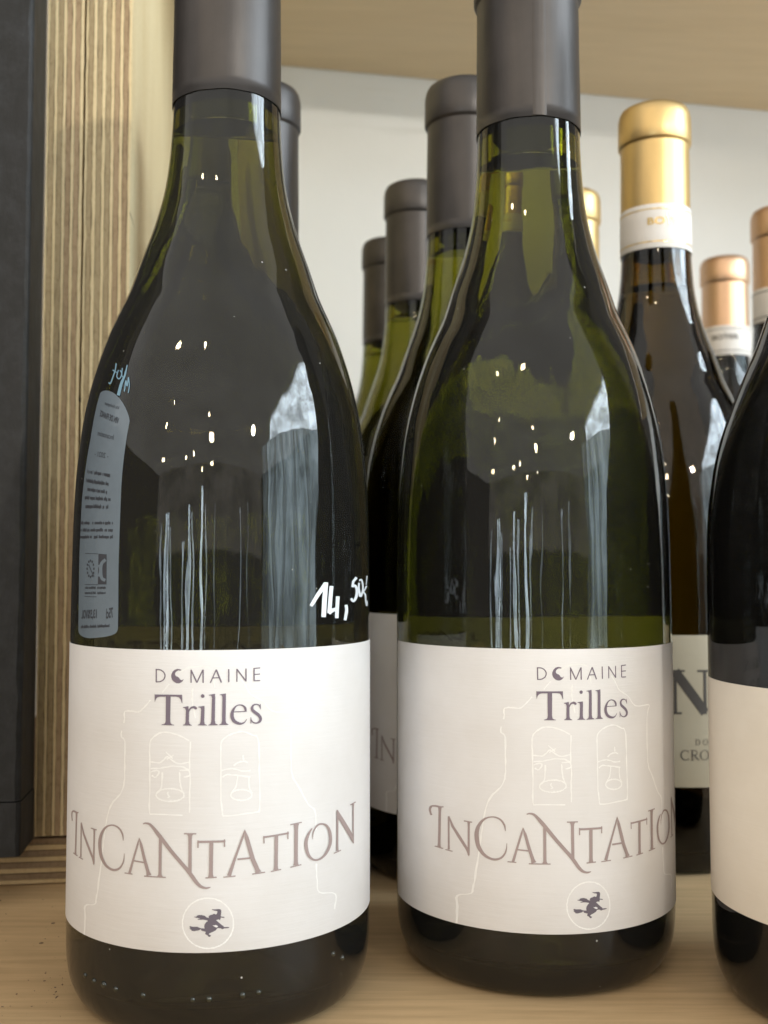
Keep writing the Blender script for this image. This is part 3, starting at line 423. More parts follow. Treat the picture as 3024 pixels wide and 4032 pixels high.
  [[2494,8591,2574,8563,2645,8514,2745,8479,2790,8432,2869,8386,2937,8337,2996,8271,3128,8230,3289,8180,3448,8139,3646,8102,3854,8056,4010,7998,4130,7915,4318,7845,4475,7789,4675,7777,4864,7766,5051,7765,5250,7764,5460,7769,5680,7771,5881,7766,5963,7756,5954,7732,5844,7702,5750,7615,5692,7490,5649,7285,5630,7028,5623,6760,5678,6553,5682,6416,5684,6322,5750,6244,5765,6174,5847,6108,5939,6074,6034,6020,6143,5950,6300,5846,6502,5713,6701,5578,6900,5464,7044,5402,7194,5368,7295,5332,7372,5280,7425,5190,7468,5063,7461,4942,7469,4820],[2571,8618,2633,8580,2715,8535,2789,8492,2878,8452,2931,8399,3006,8349,3080,8293,3170,8250,3320,8199,3489,8174,3686,8132,3887,8072,4049,8010,4187,7931,4350,7859,4516,7825,4683,7800,4864,7792,5045,7794,5240,7796,5449,7799,5672,7806,5895,7801,6037,7770,6011,7721,5955,7678,5849,7601,5752,7485,5734,7281,5737,7024,5747,6756,5737,6551,5737,6414,5770,6324,5832,6248,5878,6181,5945,6124,6002,6088,6106,6033,6227,5964,6407,5860,6567,5721,6777,5588,6953,5474,7115,5425,7228,5383,7401,5353,7473,5283,7534,5187,7538,5059,7543,4937,7570,4814]],
  [[7490,4002,7485,3891,7544,3785,7531,3684,7581,3588,7588,3498,7581,3415,7644,3336,7770,3271,8054,3225,8476,3198,8910,3158,9168,3099,9211,3034,9208,2949,9094,2857,9074,2752],[7623,3991,7617,3882,7612,3780,7627,3679,7676,3583,7666,3491,7665,3411,7721,3341,7833,3297,8062,3253,8473,3220,8926,3181,9260,3111,9346,3023,9309,2935,9239,2836,9171,2740]],
  [[-2752,5427,-2780,5477,-2771,5531,-2763,5585,-2775,5648,-2774,5694,-2778,5751,-2787,5815,-2764,5925,-2761,6073,-2760,6269,-2791,6475,-2762,6642,-2786,6767,-2815,6873,-2803,6963,-2779,7034,-2788,7095,-2742,7129,-2715,7165,-2648,7193,-2575,7225,-2442,7255,-2329,7284,-2221,7313,-2128,7321,-1988,7343,-1865,7337,-1732,7333,-1579,7337,-1445,7322,-1286,7298,-1123,7288,-958,7255,-765,7231,-606,7185,-417,7152],[-2815,5421,-2839,5473,-2860,5528,-2878,5580,-2886,5646,-2861,5694,-2858,5749,-2844,5815,-2835,5924,-2834,6072,-2876,6266,-2852,6474,-2879,6639,-2871,6764,-2897,6872,-2874,6963,-2898,7035,-2852,7098,-2828,7138,-2788,7180,-2695,7208,-2622,7242,-2510,7290,-2384,7316,-2264,7346,-2153,7361,-1994,7364,-1862,7373,-1726,7370,-1569,7361,-1424,7351,-1255,7339,-1100,7313,-921,7290,-738,7251,-563,7215,-388,7175]],
  [[-388,7146,-388,7021,-397,6899,-408,6778,-432,6667,-426,6563,-404,6467,-371,6370,-363,6271,-381,6169,-381,6075,-409,5974,-412,5871,-414,5779,-380,5674,-403,5577,-388,5480],[-300,7145,-304,7020,-340,6898,-353,6777,-346,6667,-324,6564,-349,6468,-324,6372,-311,6271,-285,6168,-310,6073,-334,5973,-303,5870,-329,5780,-317,5675,-313,5575,-340,5479]],
  [[-2793,5392,-2495,5407,-2187,5408,-1880,5410,-1595,5412,-1309,5408,-1029,5406,-761,5403],[-2797,5430,-2494,5435,-2185,5433,-1878,5439,-1593,5433,-1307,5435,-1027,5438,-758,5435]],
  [[-2793,6632,-2665,6619,-2500,6622,-2349,6619,-2218,6610,-2119,6623,-2043,6644,-2004,6667,-1930,6680,-1895,6706,-1808,6734,-1763,6760,-1709,6760,-1632,6747,-1534,6718,-1424,6678,-1307,6645,-1220,6632,-1117,6614,-985,6607,-892,6609,-762,6616,-634,6627,-515,6644,-388,6649],[-2789,6652,-2651,6662,-2491,6645,-2344,6640,-2225,6647,-2157,6652,-2114,6670,-2056,6691,-1985,6707,-1937,6719,-1879,6756,-1805,6786,-1676,6801,-1601,6762,-1502,6735,-1371,6707,-1250,6680,-1187,6659,-1093,6649,-977,6639,-898,6637,-777,6645,-653,6660,-524,6663,-399,6675]],
  [[-2756,6466,-2572,6474,-2382,6476,-2181,6489,-2004,6499,-1847,6516,-1694,6526,-1531,6541,-1397,6551,-1243,6552,-1080,6543,-918,6541,-795,6534,-682,6510,-583,6499,-503,6475,-409,6455],[-2764,6500,-2576,6509,-2385,6513,-2188,6510,-2025,6535,-1860,6546,-1707,6553,-1547,6572,-1401,6580,-1238,6575,-1076,6572,-913,6575,-769,6569,-635,6547,-556,6520,-457,6511,-362,6489]],
  [[-2740,6385,-2674,6401,-2568,6418,-2502,6420,-2439,6429,-2358,6431,-2321,6430,-2274,6415,-2284,6410,-2278,6392,-2354,6351,-2393,6317,-2437,6301,-2504,6293,-2554,6307,-2593,6332,-2671,6343],[-2776,6407,-2706,6421,-2597,6448,-2516,6453,-2450,6457,-2353,6462,-2293,6455,-2196,6443,-2172,6413,-2186,6378,-2269,6329,-2351,6304,-2404,6280,-2515,6269,-2593,6289,-2656,6294,-2720,6305]],
  [[-965,6452,-853,6459,-712,6457,-581,6463,-481,6459,-430,6440,-401,6412,-388,6379,-417,6360,-442,6351,-544,6342,-644,6329,-729,6323],[-972,6479,-856,6481,-717,6484,-581,6495,-451,6485,-375,6455,-338,6420,-311,6377,-341,6337,-414,6323,-518,6306,-633,6298,-727,6301]],
  [[-2073,6409,-2070,6353,-2077,6286,-2057,6231,-2077,6181,-2073,6129,-2105,6089,-2112,6051,-2157,6018,-2207,5993,-2269,5973,-2338,5953,-2412,5919],[-1967,6412,-1963,6355,-1963,6286,-2003,6231,-2002,6180,-2016,6128,-2006,6086,-2035,6044,-2070,6002,-2129,5969,-2198,5940,-2272,5928,-2324,5896]],
  [[-1005,6429,-1005,6367,-999,6296,-982,6236,-979,6188,-933,6154,-948,6117,-944,6090,-909,6061,-861,6031,-840,6001,-781,5958,-770,5924],[-950,6432,-904,6369,-924,6297,-902,6240,-891,6195,-878,6158,-855,6120,-850,6102,-816,6077,-799,6039,-782,6011,-728,5967,-675,5940]],
  [[-1839,6887,-1773,6863,-1723,6842,-1656,6813,-1604,6801,-1541,6767,-1482,6750,-1408,6729],[-1792,6904,-1733,6878,-1674,6862,-1596,6838,-1555,6821,-1464,6797,-1422,6776,-1357,6753]],
  [[-1358,6830,-1415,6815,-1484,6805,-1535,6793,-1585,6771,-1645,6760,-1715,6742,-1779,6737],[-1325,6808,-1386,6796,-1440,6777,-1489,6765,-1559,6755,-1613,6741,-1681,6722,-1723,6701]],
  [[-1660,5967,-1681,5949,-1705,5941,-1736,5924,-1710,5901,-1689,5880,-1654,5859,-1590,5850,-1595,5846,-1592,5850,-1630,5849,-1649,5835,-1699,5833],[-1607,5958,-1628,5943,-1615,5922,-1655,5913,-1655,5915,-1609,5900,-1587,5883,-1554,5865,-1498,5845,-1556,5831,-1572,5812,-1635,5813,-1688,5808]],
  [[-745,5879,-738,5889,-759,5881,-746,5867,-758,5856,-760,5854,-773,5844,-797,5842,-829,5828,-842,5820,-877,5811,-908,5802,-934,5792,-997,5801,-1041,5786,-1075,5778,-1104,5775,-1152,5768,-1212,5767,-1251,5768,-1316,5754,-1368,5747,-1421,5755,-1468,5759,-1531,5754,-1568,5745,-1621,5747,-1675,5750,-1735,5746,-1772,5750,-1838,5763,-1892,5758,-1930,5768,-1984,5764,-2032,5774,-2067,5776,-2109,5788,-2150,5795,-2184,5797,-2199,5799,-2248,5816,-2263,5812,-2274,5831,-2316,5832,-2319,5845,-2329,5846,-2348,5851,-2341,5862,-2342,5867,-2359,5881,-2362,5885,-2346,5896,-2332,5906,-2317,5909,-2294,5909,-2259,5928,-2226,5938,-2219,5944,-2175,5948,-2143,5969,-2116,5976,-2082,5980,-2051,5982,-1988,5991,-1951,5988,-1897,5999,-1844,6009,-1791,6013,-1757,6008,-1703,6019,-1631,6020,-1588,6014,-1518,6023,-1478,6021,-1421,6010,-1349,6026,-1330,6015,-1264,6018,-1240,6006,-1177,6004,-1113,5998,-1062,6001,-1022,6000,-1002,5995,-957,5984,-926,5974,-892,5968,-870,5959,-824,5952,-823,5948,-770,5943,-765,5935,-752,5924,-756,5926,-740,5915,-725,5906,-757,5894],[-656,5899,-643,5876,-667,5867,-664,5870,-661,5845,-690,5831,-730,5817,-770,5815,-795,5814,-803,5806,-834,5793,-864,5778,-921,5771,-971,5760,-993,5759,-1031,5745,-1091,5735,-1141,5744,-1190,5728,-1237,5727,-1301,5729,-1362,5725,-1431,5717,-1468,5719,-1510,5716,-1562,5716,-1640,5714,-1680,5728,-1732,5721,-1792,5722,-1866,5727,-1899,5737,-1955,5727,-1993,5745,-2066,5733,-2100,5754,-2147,5752,-2179,5757,-2238,5759,-2257,5777,-2303,5786,-2316,5794,-2358,5805,-2354,5815,-2404,5818,-2416,5835,-2399,5842,-2455,5858,-2411,5873,-2411,5873,-2428,5890,-2393,5904,-2399,5912,-2392,5931,-2367,5941,-2324,5952,-2307,5963,-2267,5978,-2225,5979,-2191,5990,-2138,6000,-2103,6001,-2075,6013,-2000,6014,-1973,6024,-1926,6023,-1874,6040,-1790,6045,-1758,6042,-1711,6041,-1632,6045,-1592,6050,-1525,6047,-1466,6056,-1424,6052,-1357,6054,-1311,6057,-1240,6051,-1195,6044,-1158,6035,-1110,6035,-1049,6036,-1002,6022,-968,6023,-908,6011,-887,6001,-857,6000,-821,5995,-768,5983,-756,5976,-738,5962,-692,5957,-673,5938,-651,5922,-693,5918,-668,5910,-651,5887]],
  [[1604,5408,1577,5454,1558,5493,1580,5537,1545,5592,1546,5640,1530,5687,1486,5754,1487,5869,1470,6042,1483,6251,1480,6473,1460,6664,1454,6793,1454,6901,1471,6983,1450,7054,1484,7110,1525,7151,1578,7175,1648,7204,1744,7230,1822,7264,1966,7273,2071,7294,2215,7317,2352,7333,2505,7337,2665,7346,2806,7337,2950,7309,3107,7279,3241,7253,3359,7242,3460,7230,3519,7210,3569,7156,3597,7065,3617,6935,3627,6780,3659,6615,3630,6447,3664,6249,3691,6067,3677,5894,3676,5771,3702,5660,3680,5558,3655,5461],[1505,5407,1517,5452,1502,5492,1483,5536,1481,5589,1447,5636,1435,5683,1417,5753,1421,5869,1417,6042,1384,6253,1407,6474,1393,6665,1397,6794,1394,6901,1372,6984,1395,7056,1406,7119,1452,7170,1522,7197,1599,7229,1699,7253,1792,7285,1928,7310,2031,7333,2191,7349,2336,7358,2490,7379,2667,7370,2819,7359,2979,7341,3147,7314,3273,7283,3367,7263,3505,7268,3571,7220,3637,7162,3708,7067,3716,6933,3724,6779,3712,6614,3733,6444,3738,6248,3740,6066,3775,5892,3783,5767,3754,5658,3757,5554,3761,5455]],
  [[1554,5379,1702,5382,1834,5373,1985,5379,2190,5386,2521,5395,2913,5404,3325,5417,3750,5428],[1553,5421,1705,5413,1833,5409,1979,5406,2183,5408,2510,5422,2900,5443,3315,5443,3729,5470]],
  [[1497,6438,1632,6462,1771,6478,1927,6476,2076,6485,2237,6467,2437,6452,2602,6415,2770,6403,2907,6406,2981,6413,3082,6406,3180,6416],[1470,6475,1617,6482,1761,6497,1918,6511,2078,6506,2250,6498,2452,6473,2622,6448,2773,6443,2900,6436,2975,6439,3067,6440,3148,6451]],
  [[1552,6288,1613,6304,1651,6321,1702,6332,1789,6344,1910,6343,2090,6336,2283,6319,2482,6307,2651,6304,2809,6280,2984,6270,3160,6261],[1506,6321,1563,6332,1607,6346,1669,6360,1772,6378,1917,6379,2095,6355,2293,6359,2489,6337,2657,6331,2825,6322,2996,6307,3169,6288]],
  [[2368,6331,2374,6270,2345,6206,2328,6144,2297,6098,2251,6056,2187,6017,2105,5982,2063,5937],[2455,6327,2430,6266,2406,6201,2386,6139,2364,6088,2324,6037,2225,6005,2172,5966,2131,5925]],
  [[3041,6272,3037,6212,3037,6149,3043,6091,3054,6032,3098,5990,3150,5950,3192,5920,3235,5880],[3111,6269,3105,6209,3098,6148,3121,6092,3138,6036,3146,5998,3222,5965,3250,5932,3325,5902]],
  [[2695,6806,2683,6788,2671,6761,2704,6743,2685,6728,2688,6712,2701,6691,2717,6678],[2755,6803,2763,6782,2753,6764,2771,6749,2785,6726,2787,6714,2788,6697,2792,6687]],
  [[3231,5855,3224,5847,3213,5842,3199,5838,3180,5824,3183,5823,3175,5815,3165,5802,3148,5803,3120,5800,3080,5797,3070,5790,3041,5773,3018,5775,2986,5773,2961,5759,2921,5755,2893,5756,2853,5759,2820,5753,2786,5754,2751,5761,2716,5752,2664,5751,2635,5751,2594,5755,2575,5761,2520,5766,2489,5765,2438,5770,2412,5771,2368,5778,2316,5776,2311,5777,2288,5789,2231,5792,2228,5794,2209,5805,2180,5809,2161,5821,2109,5828,2104,5830,2090,5836,2066,5849,2059,5850,2069,5855,2047,5871,2034,5862,2063,5871,2053,5888,2069,5893,2057,5901,2082,5908,2067,5914,2111,5913,2098,5926,2121,5923,2139,5929,2167,5939,2190,5938,2230,5955,2224,5959,2270,5953,2325,5960,2328,5968,2362,5970,2397,5973,2455,5968,2468,5975,2516,5975,2561,5984,2591,5978,2635,5972,2664,5984,2695,5968,2756,5980,2757,5972,2807,5963,2854,5965,2896,5960,2930,5954,2962,5950,2988,5947,3027,5935,3049,5926,3076,5931,3095,5921,3138,5914,3145,5908,3163,5899,3151,5894,3203,5880,3198,5879,3200,5870,3220,5864,3203,5852,3241,5837],[3279,5852,3283,5845,3292,5823,3263,5821,3283,5812,3262,5806,3251,5792,3204,5784,3192,5776,3161,5766,3139,5761,3140,5758,3074,5750,3054,5746,3034,5734,2978,5739,2933,5735,2907,5733,2873,5722,2834,5726,2787,5718,2768,5722,2722,5714,2666,5731,2652,5716,2571,5719,2551,5727,2519,5726,2473,5727,2430,5737,2391,5732,2342,5748,2314,5754,2298,5752,2250,5751,2205,5768,2193,5768,2160,5771,2123,5782,2105,5791,2069,5803,2036,5816,2046,5826,2024,5833,2013,5839,1998,5842,1979,5857,1985,5869,1981,5882,2002,5894,2000,5899,2010,5906,2009,5917,2022,5928,2029,5940,2044,5944,2081,5960,2106,5957,2126,5961,2137,5972,2184,5974,2199,5990,2254,5988,2263,5997,2317,6005,2357,5990,2374,6002,2425,6009,2462,6015,2512,6003,2554,6006,2597,6003,2614,6009,2665,6007,2695,6009,2753,6006,2794,6003,2829,5997,2858,5990,2908,5991,2963,5985,2980,5974,3015,5976,3069,5964,3085,5965,3117,5951,3121,5942,3170,5942,3211,5927,3232,5912,3239,5914,3250,5894,3274,5887,3274,5876,3280,5863,3276,5859,3282,5862]],
  [[2190,6549,2276,6564,2315,6586,2382,6606,2421,6617,2522,6623,2591,6635,2679,6639,2755,6640,2812,6641,2854,6628,2927,6617,2996,6611],[2149,6587,2215,6596,2252,6617,2345,6630,2394,6646,2494,6654,2566,6673,2673,6666,2746,6672,2825,6672,2898,6662,2954,6642,3011,6629]],
 ],
 "price": [
  [[7192,10290,7694,10531,8450,10841],[6972,10335,7427,10588,8150,10903]],
  [[8116,10899,7982,10498,7900,10034],[8500,10888,8396,10486,8291,10022]],
  [[8620,10806,8509,10493,8403,10123],[8978,10795,8873,10482,8781,10111]],
  [[8652,10080,8910,10137,9278,10174],[8417,10166,8734,10228,9170,10256]],
  [[9212,10539,9146,10272,9108,9989],[9584,10530,9515,10263,9462,9980]],
  [[10110,10308,10166,10173,10007,9925],[10451,10312,10537,10163,10314,9909]],
  [[11552,11031,11036,10916,10927,10766],[11858,10989,11370,10888,11238,10754]],
  [[11100,10748,11194,10752,11292,10759,11366,10762,11389,10762,11363,10763,11378,10758,11423,10744,11469,10725,11507,10701,11530,10677,11535,10647,11525,10613,11501,10577,11467,10543,11426,10515,11374,10490,11307,10466,11236,10445,11175,10432,11170,10429,11224,10428,11204,10433,11147,10448,11077,10468,11006,10486],[11004,10794,11076,10802,11155,10811,11256,10822,11400,10828,11578,10818,11702,10797,11786,10772,11850,10743,11898,10712,11927,10680,11938,10645,11933,10605,11912,10565,11876,10525,11822,10490,11745,10458,11648,10428,11539,10401,11419,10380,11261,10365,11064,10372,10949,10392,10872,10413,10810,10431,10750,10447]],
  [[11953,10868,11932,10843,11906,10820,11882,10794,11866,10764,11868,10731,11886,10687,11917,10635,11960,10582,12015,10536,12106,10500,12454,10484,12638,10507,12737,10534,12818,10565,12883,10596,12933,10628,12974,10665,13003,10704,13015,10744,13008,10782,12979,10819,12931,10859,12867,10896,12791,10928,12691,10954,12500,10970,12313,10966,12200,10955,12117,10946,12044,10939],[12282,10860,12262,10834,12235,10810,12213,10787,12203,10761,12213,10732,12249,10691,12306,10640,12376,10590,12448,10550,12482,10536,12271,10545,12266,10545,12346,10562,12432,10586,12502,10611,12555,10639,12598,10673,12630,10710,12645,10747,12643,10782,12619,10816,12575,10852,12518,10886,12457,10913,12411,10926,12439,10925,12452,10924,12385,10918,12287,10908,12190,10900]],
  [[13767,11044,13492,10801],[14151,11040,13767,10797]],
  [[13582,10785,13129,10701,12733,10632],[13999,10766,13512,10676,13046,10605]],
  [[12783,10601,12874,10585,12970,10570,13055,10557,13125,10543,13182,10526,13221,10502,13243,10471,13255,10437,13268,10402,13295,10370,13336,10338,13384,10303,13438,10272,13502,10247,13835,10222,14037,10245,14064,10272,14081,10306,14096,10341,14114,10373],[13090,10625,13183,10610,13287,10596,13408,10579,13528,10559,13624,10533,13675,10502,13693,10468,13696,10433,13700,10399,13721,10369,13766,10338,13825,10304,13889,10274,13944,10254,13700,10261,13617,10258,13681,10280,13752,10312,13826,10347,13902,10377]],
 ],
 "refl_outline": [
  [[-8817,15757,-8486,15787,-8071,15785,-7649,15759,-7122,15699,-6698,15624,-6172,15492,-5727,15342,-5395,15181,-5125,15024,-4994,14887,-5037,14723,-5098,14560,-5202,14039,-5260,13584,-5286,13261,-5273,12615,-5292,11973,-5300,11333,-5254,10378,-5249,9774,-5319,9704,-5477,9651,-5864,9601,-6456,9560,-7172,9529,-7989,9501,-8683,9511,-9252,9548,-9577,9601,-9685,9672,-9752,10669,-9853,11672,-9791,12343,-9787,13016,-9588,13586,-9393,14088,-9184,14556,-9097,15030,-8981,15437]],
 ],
 "refl_price": [
  [[-7528,16481,-7498,16436,-7469,16391,-7446,16348,-7437,16303,-7445,16258,-7465,16210,-7492,16163,-7521,16118,-7549,16069,-7579,16020,-7615,15978,-7653,15955,-7638,15954,-7646,15958,-7711,15977,-7783,15995],[-7362,16469,-7337,16424,-7309,16380,-7287,16335,-7278,16289,-7286,16241,-7307,16193,-7334,16145,-7362,16100,-7390,16052,-7421,16001,-7457,15958,-7507,15928,-7630,15923,-7753,15945,-7828,15966,-7894,15982]],
  [[-7736,16302,-7099,16203],[-7689,16324,-7056,16225]],
  [[-7025,16285,-7036,16239,-7053,16192,-7057,16147,-7028,16106,-6940,16069,-6818,16038,-6685,16017,-6558,16013,-6482,16034,-6430,16070,-6399,16111,-6399,16149,-6447,16183,-6529,16213,-6620,16240,-6702,16267],[-6894,16271,-6905,16226,-6922,16179,-6927,16136,-6905,16104,-6846,16078,-6758,16056,-6677,16043,-6638,16041,-6594,16055,-6547,16086,-6518,16124,-6518,16156,-6552,16179,-6619,16203,-6708,16229,-6794,16257]],
  [[-6609,16316,-6582,16264,-6557,16210,-6527,16159,-6481,16116,-6402,16081,-6301,16054,-6189,16037,-6089,16042,-6062,16071,-6063,16112,-6072,16160,-6078,16204],[-6487,16308,-6460,16256,-6437,16202,-6410,16153,-6371,16117,-6314,16091,-6246,16072,-6198,16064,-6189,16064,-6175,16083,-6176,16122,-6186,16169,-6192,16213]],
  [[-6127,16377,-6138,16309,-6146,16241,-6159,16175,-6186,16114,-6235,16062,-6302,16015,-6370,15965,-6424,15904,-6464,15834,-6491,15756,-6513,15677,-6536,15600],[-6012,16367,-6003,16297,-5991,16227,-5984,16158,-5989,16092,-6013,16032,-6049,15979,-6085,15927,-6118,15869,-6143,15801,-6164,15725,-6182,15646,-6201,15568]],
  [[-5767,15662,-5779,15745,-5796,15835,-5805,15911,-5807,15946,-5877,15938,-5814,15880,-5752,15818,-5617,15782,-5584,15822,-5584,15886,-5597,15961,-5611,16031],[-5884,15670,-5897,15753,-5915,15843,-5927,15920,-5920,15968,-5766,15939,-5700,15879,-5642,15819,-5695,15810,-5699,15832,-5700,15894,-5715,15970,-5730,16040]],
  [[-5721,16036,-5652,15977,-5583,15917,-5528,15860,-5491,15807,-5474,15759,-5473,15713,-5477,15668,-5479,15623],[-5620,16035,-5553,15976,-5484,15917,-5430,15859,-5392,15804,-5375,15753,-5374,15706,-5378,15660,-5380,15615]],
 ],
 "rows": [
  ["Vin biologique", [-7791, 15436, -6074, 15236, -6899, 15386, -6830, 15276]],
  ["VIN DE FRANCE", [-8216, 15198, -5958, 14915, -7021, 15128, -6928, 14970]],
  ["Incantation", [-8139, 14686, -6294, 14510, -7172, 14658, -7112, 14529]],
  ["- 2021 -", [-8234, 14158, -6638, 14046, -7406, 14166, -7349, 14032]],
  ["#", [-9078, 13723, -6238, 13554, -7483, 13687, -7455, 13574]],
  ["#", [-9202, 13491, -6134, 13324, -7463, 13455, -7436, 13343]],
  ["#", [-8909, 13266, -6469, 13134, -7563, 13251, -7535, 13139]],
  ["#", [-9253, 13056, -6125, 12949, -7476, 13052, -7448, 12939]],
  ["#", [-9059, 12827, -6334, 12764, -7537, 12847, -7509, 12735]],
  ["#", [-9808, 12410, -5749, 12362, -7403, 12429, -7390, 12330]],
  ["#", [-9761, 12225, -5754, 12185, -7394, 12249, -7380, 12150]],
  ["#", [-9768, 12050, -5738, 12018, -7385, 12078, -7372, 11980]],
  ["#", [-8739, 10758, -7350, 10766, -7999, 10799, -7991, 10727]],
  ["#", [-7208, 10767, -6360, 10771, -6773, 10804, -6767, 10733]],
  ["#", [-8722, 10627, -7338, 10636, -7985, 10668, -7977, 10596]],
  ["#", [-7197, 10637, -6351, 10642, -6763, 10675, -6757, 10604]],
  ["75cl", [-6276, 10130, -5676, 10167, -5979, 10276, -5961, 10021]],
  ["13,5%VOL", [-9149, 10062, -7219, 10103, -8100, 10215, -8072, 9954]],
  ["#", [-9214, 9764, -5655, 9849, -7163, 9855, -7156, 9771]],
 ],
 "refl_logo": [
  [[-7168,11611,-6356,11592,-6305,10851,-7146,10848]],
  [[-8831,11621,-7238,11601],[-8830,11634,-7237,11614]],
  [[-8768,10834,-7145,10835],[-8769,10847,-7145,10848]],
  [[-8731,10531,-7258,10533],[-8730,10544,-7258,10546]],
  [[-7697,11211,-7561,11211],[-7704,11263,-7568,11263]],
  [[-7736,11110,-7599,11110],[-7743,11162,-7606,11162]],
  [[-7873,11035,-7733,11036],[-7881,11088,-7741,11088]],
  [[-8079,11008,-7933,11008],[-8087,11060,-7941,11060]],
  [[-8302,11034,-8149,11035],[-8311,11087,-8158,11087]],
  [[-8483,11109,-8324,11109],[-8492,11161,-8332,11161]],
  [[-8564,11211,-8402,11211],[-8573,11263,-8411,11263]],
  [[-8518,11313,-8358,11313],[-8528,11365,-8367,11365]],
  [[-8361,11387,-8206,11387],[-8370,11440,-8215,11440]],
  [[-8143,11414,-7995,11414],[-8151,11467,-8003,11466]],
  [[-7926,11387,-7784,11386],[-7934,11439,-7792,11439]],
  [[-7765,11312,-7627,11312],[-7773,11365,-7635,11364]],
  [[-8322,11332,-7631,11038],[-8244,11339,-7563,11045]],
 ],
 "refl_logo_light": [
  [[-6531,11492,-6607,11475,-6690,11458,-6781,11438,-6871,11414,-6945,11384,-6993,11350,-7020,11315,-7033,11278,-7037,11242,-7034,11205,-7026,11165,-7012,11120,-6988,11075,-6954,11033,-6901,10995,-6818,10964,-6716,10944,-6622,10932,-6549,10924,-6483,10914],[-6327,11434,-6406,11415,-6490,11398,-6562,11382,-6618,11366,-6658,11350,-6686,11328,-6705,11302,-6715,11272,-6718,11239,-6716,11205,-6709,11167,-6696,11126,-6676,11086,-6649,11051,-6618,11027,-6589,11016,-6553,11009,-6496,11002,-6417,10993,-6338,10981]],
  [[-7184,11329,-7151,11303,-7114,11278,-7081,11254,-7058,11230,-7048,11205,-7054,11178,-7074,11147,-7103,11114,-7135,11081,-7163,11048],[-7000,11340,-6969,11315,-6934,11291,-6899,11264,-6872,11236,-6860,11205,-6867,11172,-6889,11138,-6918,11104,-6948,11071,-6975,11038]],
 ],
 "beads": [
  [[-8030,1252,-7044,1213,-6098,1218,-5114,1192,-3163,1169,-108,1140,849,1149,2793,1190,3756,1206,9052,1654,10003,1448]],
 ],
}
# ------------------------------------------------------------------ setting
bm = bmesh.new(); box_bm(bm, -1.0, 1.1, -.6, 1.1, -.03, 0)
mk_obj('bench_top', bm_mesh(bm, 'bench_top'), M['bench'], kind='structure')

A_ = R(7.9)
PX = Matrix.Translation((-.0942, .389, 0)) @ Matrix.Rotation(A_, 4, 'Z')   # panel frame: +x right, +y into the shelf
# back wall behind the bottles, slightly turned
bm = bmesh.new()
WX = Matrix.Translation((-.1391, .7117, 0)) @ Matrix.Rotation(R(8.5), 4, 'Z')
box_bm(bm, -.30, 1.1, 0, .02, 0.0005, .70, 0, WX)
mk_obj('back_wall', bm_mesh(bm, 'back_wall'), M['wall'], kind='structure')

# upper shelf board
ub = empty('shelf_board', (.05, .65, .455), 'pale wooden shelf board crossing above the bottles along the white back wall', 'shelf')
bm = bmesh.new()
TX = WX @ Matrix.Translation((0, 0, .4619)) @ Matrix.Rotation(R(1.42), 4, 'Y')
box_bm(bm, -.004, 1.05, -.24, -.0008, 0, .018, .0006, TX)
me = bm_mesh(bm, 'board'); me.transform(Matrix.Translation(-ub.location))
mk_obj('board', me, M['board'], ub)

def ply_panel(bounds, mats, name, label, group, z0, z1, depth, x_off):
    root = empty(name, (0, 0, 0), label, 'wood panel', group)
    root.matrix_world = PX
    root.location.z = z0
    for (a, b), mk in zip(zip(bounds[:-1], bounds[1:]), mats):
        a += x_off; b += x_off
        jit = random.uniform(-.00022, .00022)
        bm = bmesh.new()
        # slightly uneven sawn edge: several stations up the ply
        n = 130; rings = []
        for i in range(n + 1):
            z = (z1 - z0) * i / n
            e1 = random.uniform(-.00012, .00012); e2 = random.uniform(-.00012, .00012)
            yy = jit + random.uniform(-.00005, .00005)
            rings.append([bm.verts.new((a + e1 + .00010, yy, z)), bm.verts.new((b + e2 - .00010, yy, z)),
                          bm.verts.new((b - .00006, depth, z)), bm.verts.new((a + .00006, depth, z))])
        for i in range(n):
            for k in range(4):
                p, q = rings[i], rings[i + 1]; j = (k + 1) % 4
                bm.faces.new((p[k], p[j], q[j], q[k]))
        bm.faces.new(rings[0][::-1]); bm.faces.new(rings[-1])
        mk_obj('ply', bm_mesh(bm, 'ply'), M[mk], root)
    # glue lines: a dark core a little behind the sawn faces
    bm = bmesh.new(); box_bm(bm, bounds[0] + x_off + .0002, bounds[-1] + x_off - .0002, .0006, depth - .001, .0005, z1 - z0 - .0005)
    mk_obj('glue_line', bm_mesh(bm, 'glue_line'), M['glue'], root)
    return root
PXM = .388 / 2300 * .5486 / 4.484   # metres per pixel of the enlarged view
bB = [735, 781, 870, 941, 1029, 1096, 1181, 1247, 1336, 1400, 1488, 1550]
bA = [70, 110, 203, 262, 352, 412, 500, 560, 648, 712]
ply_panel([(v - 1550) * PXM for v in bB], ['plyA', 'plyB', 'plyA', 'plyB', 'plyA', 'plyB', 'plyA', 'plyC', 'plyA', 'plyC', 'plyA'],
          'upright_plywood_board', 'upright plywood board edge with pale yellow layers, touching the wine shelf side', 'upright plywood panels', .0170, .62, .34, 0)
ply_panel([(v - 1550) * PXM for v in bA], ['plyA', 'plyB', 'plyA', 'plyB', 'plyA', 'plyC', 'plyA', 'plyC', 'plyA'],
          'upright_plywood_board', 'upright plywood board edge with duller tan layers, next to the black board', 'upright plywood panels', .0170, .62, .34, -.0002)
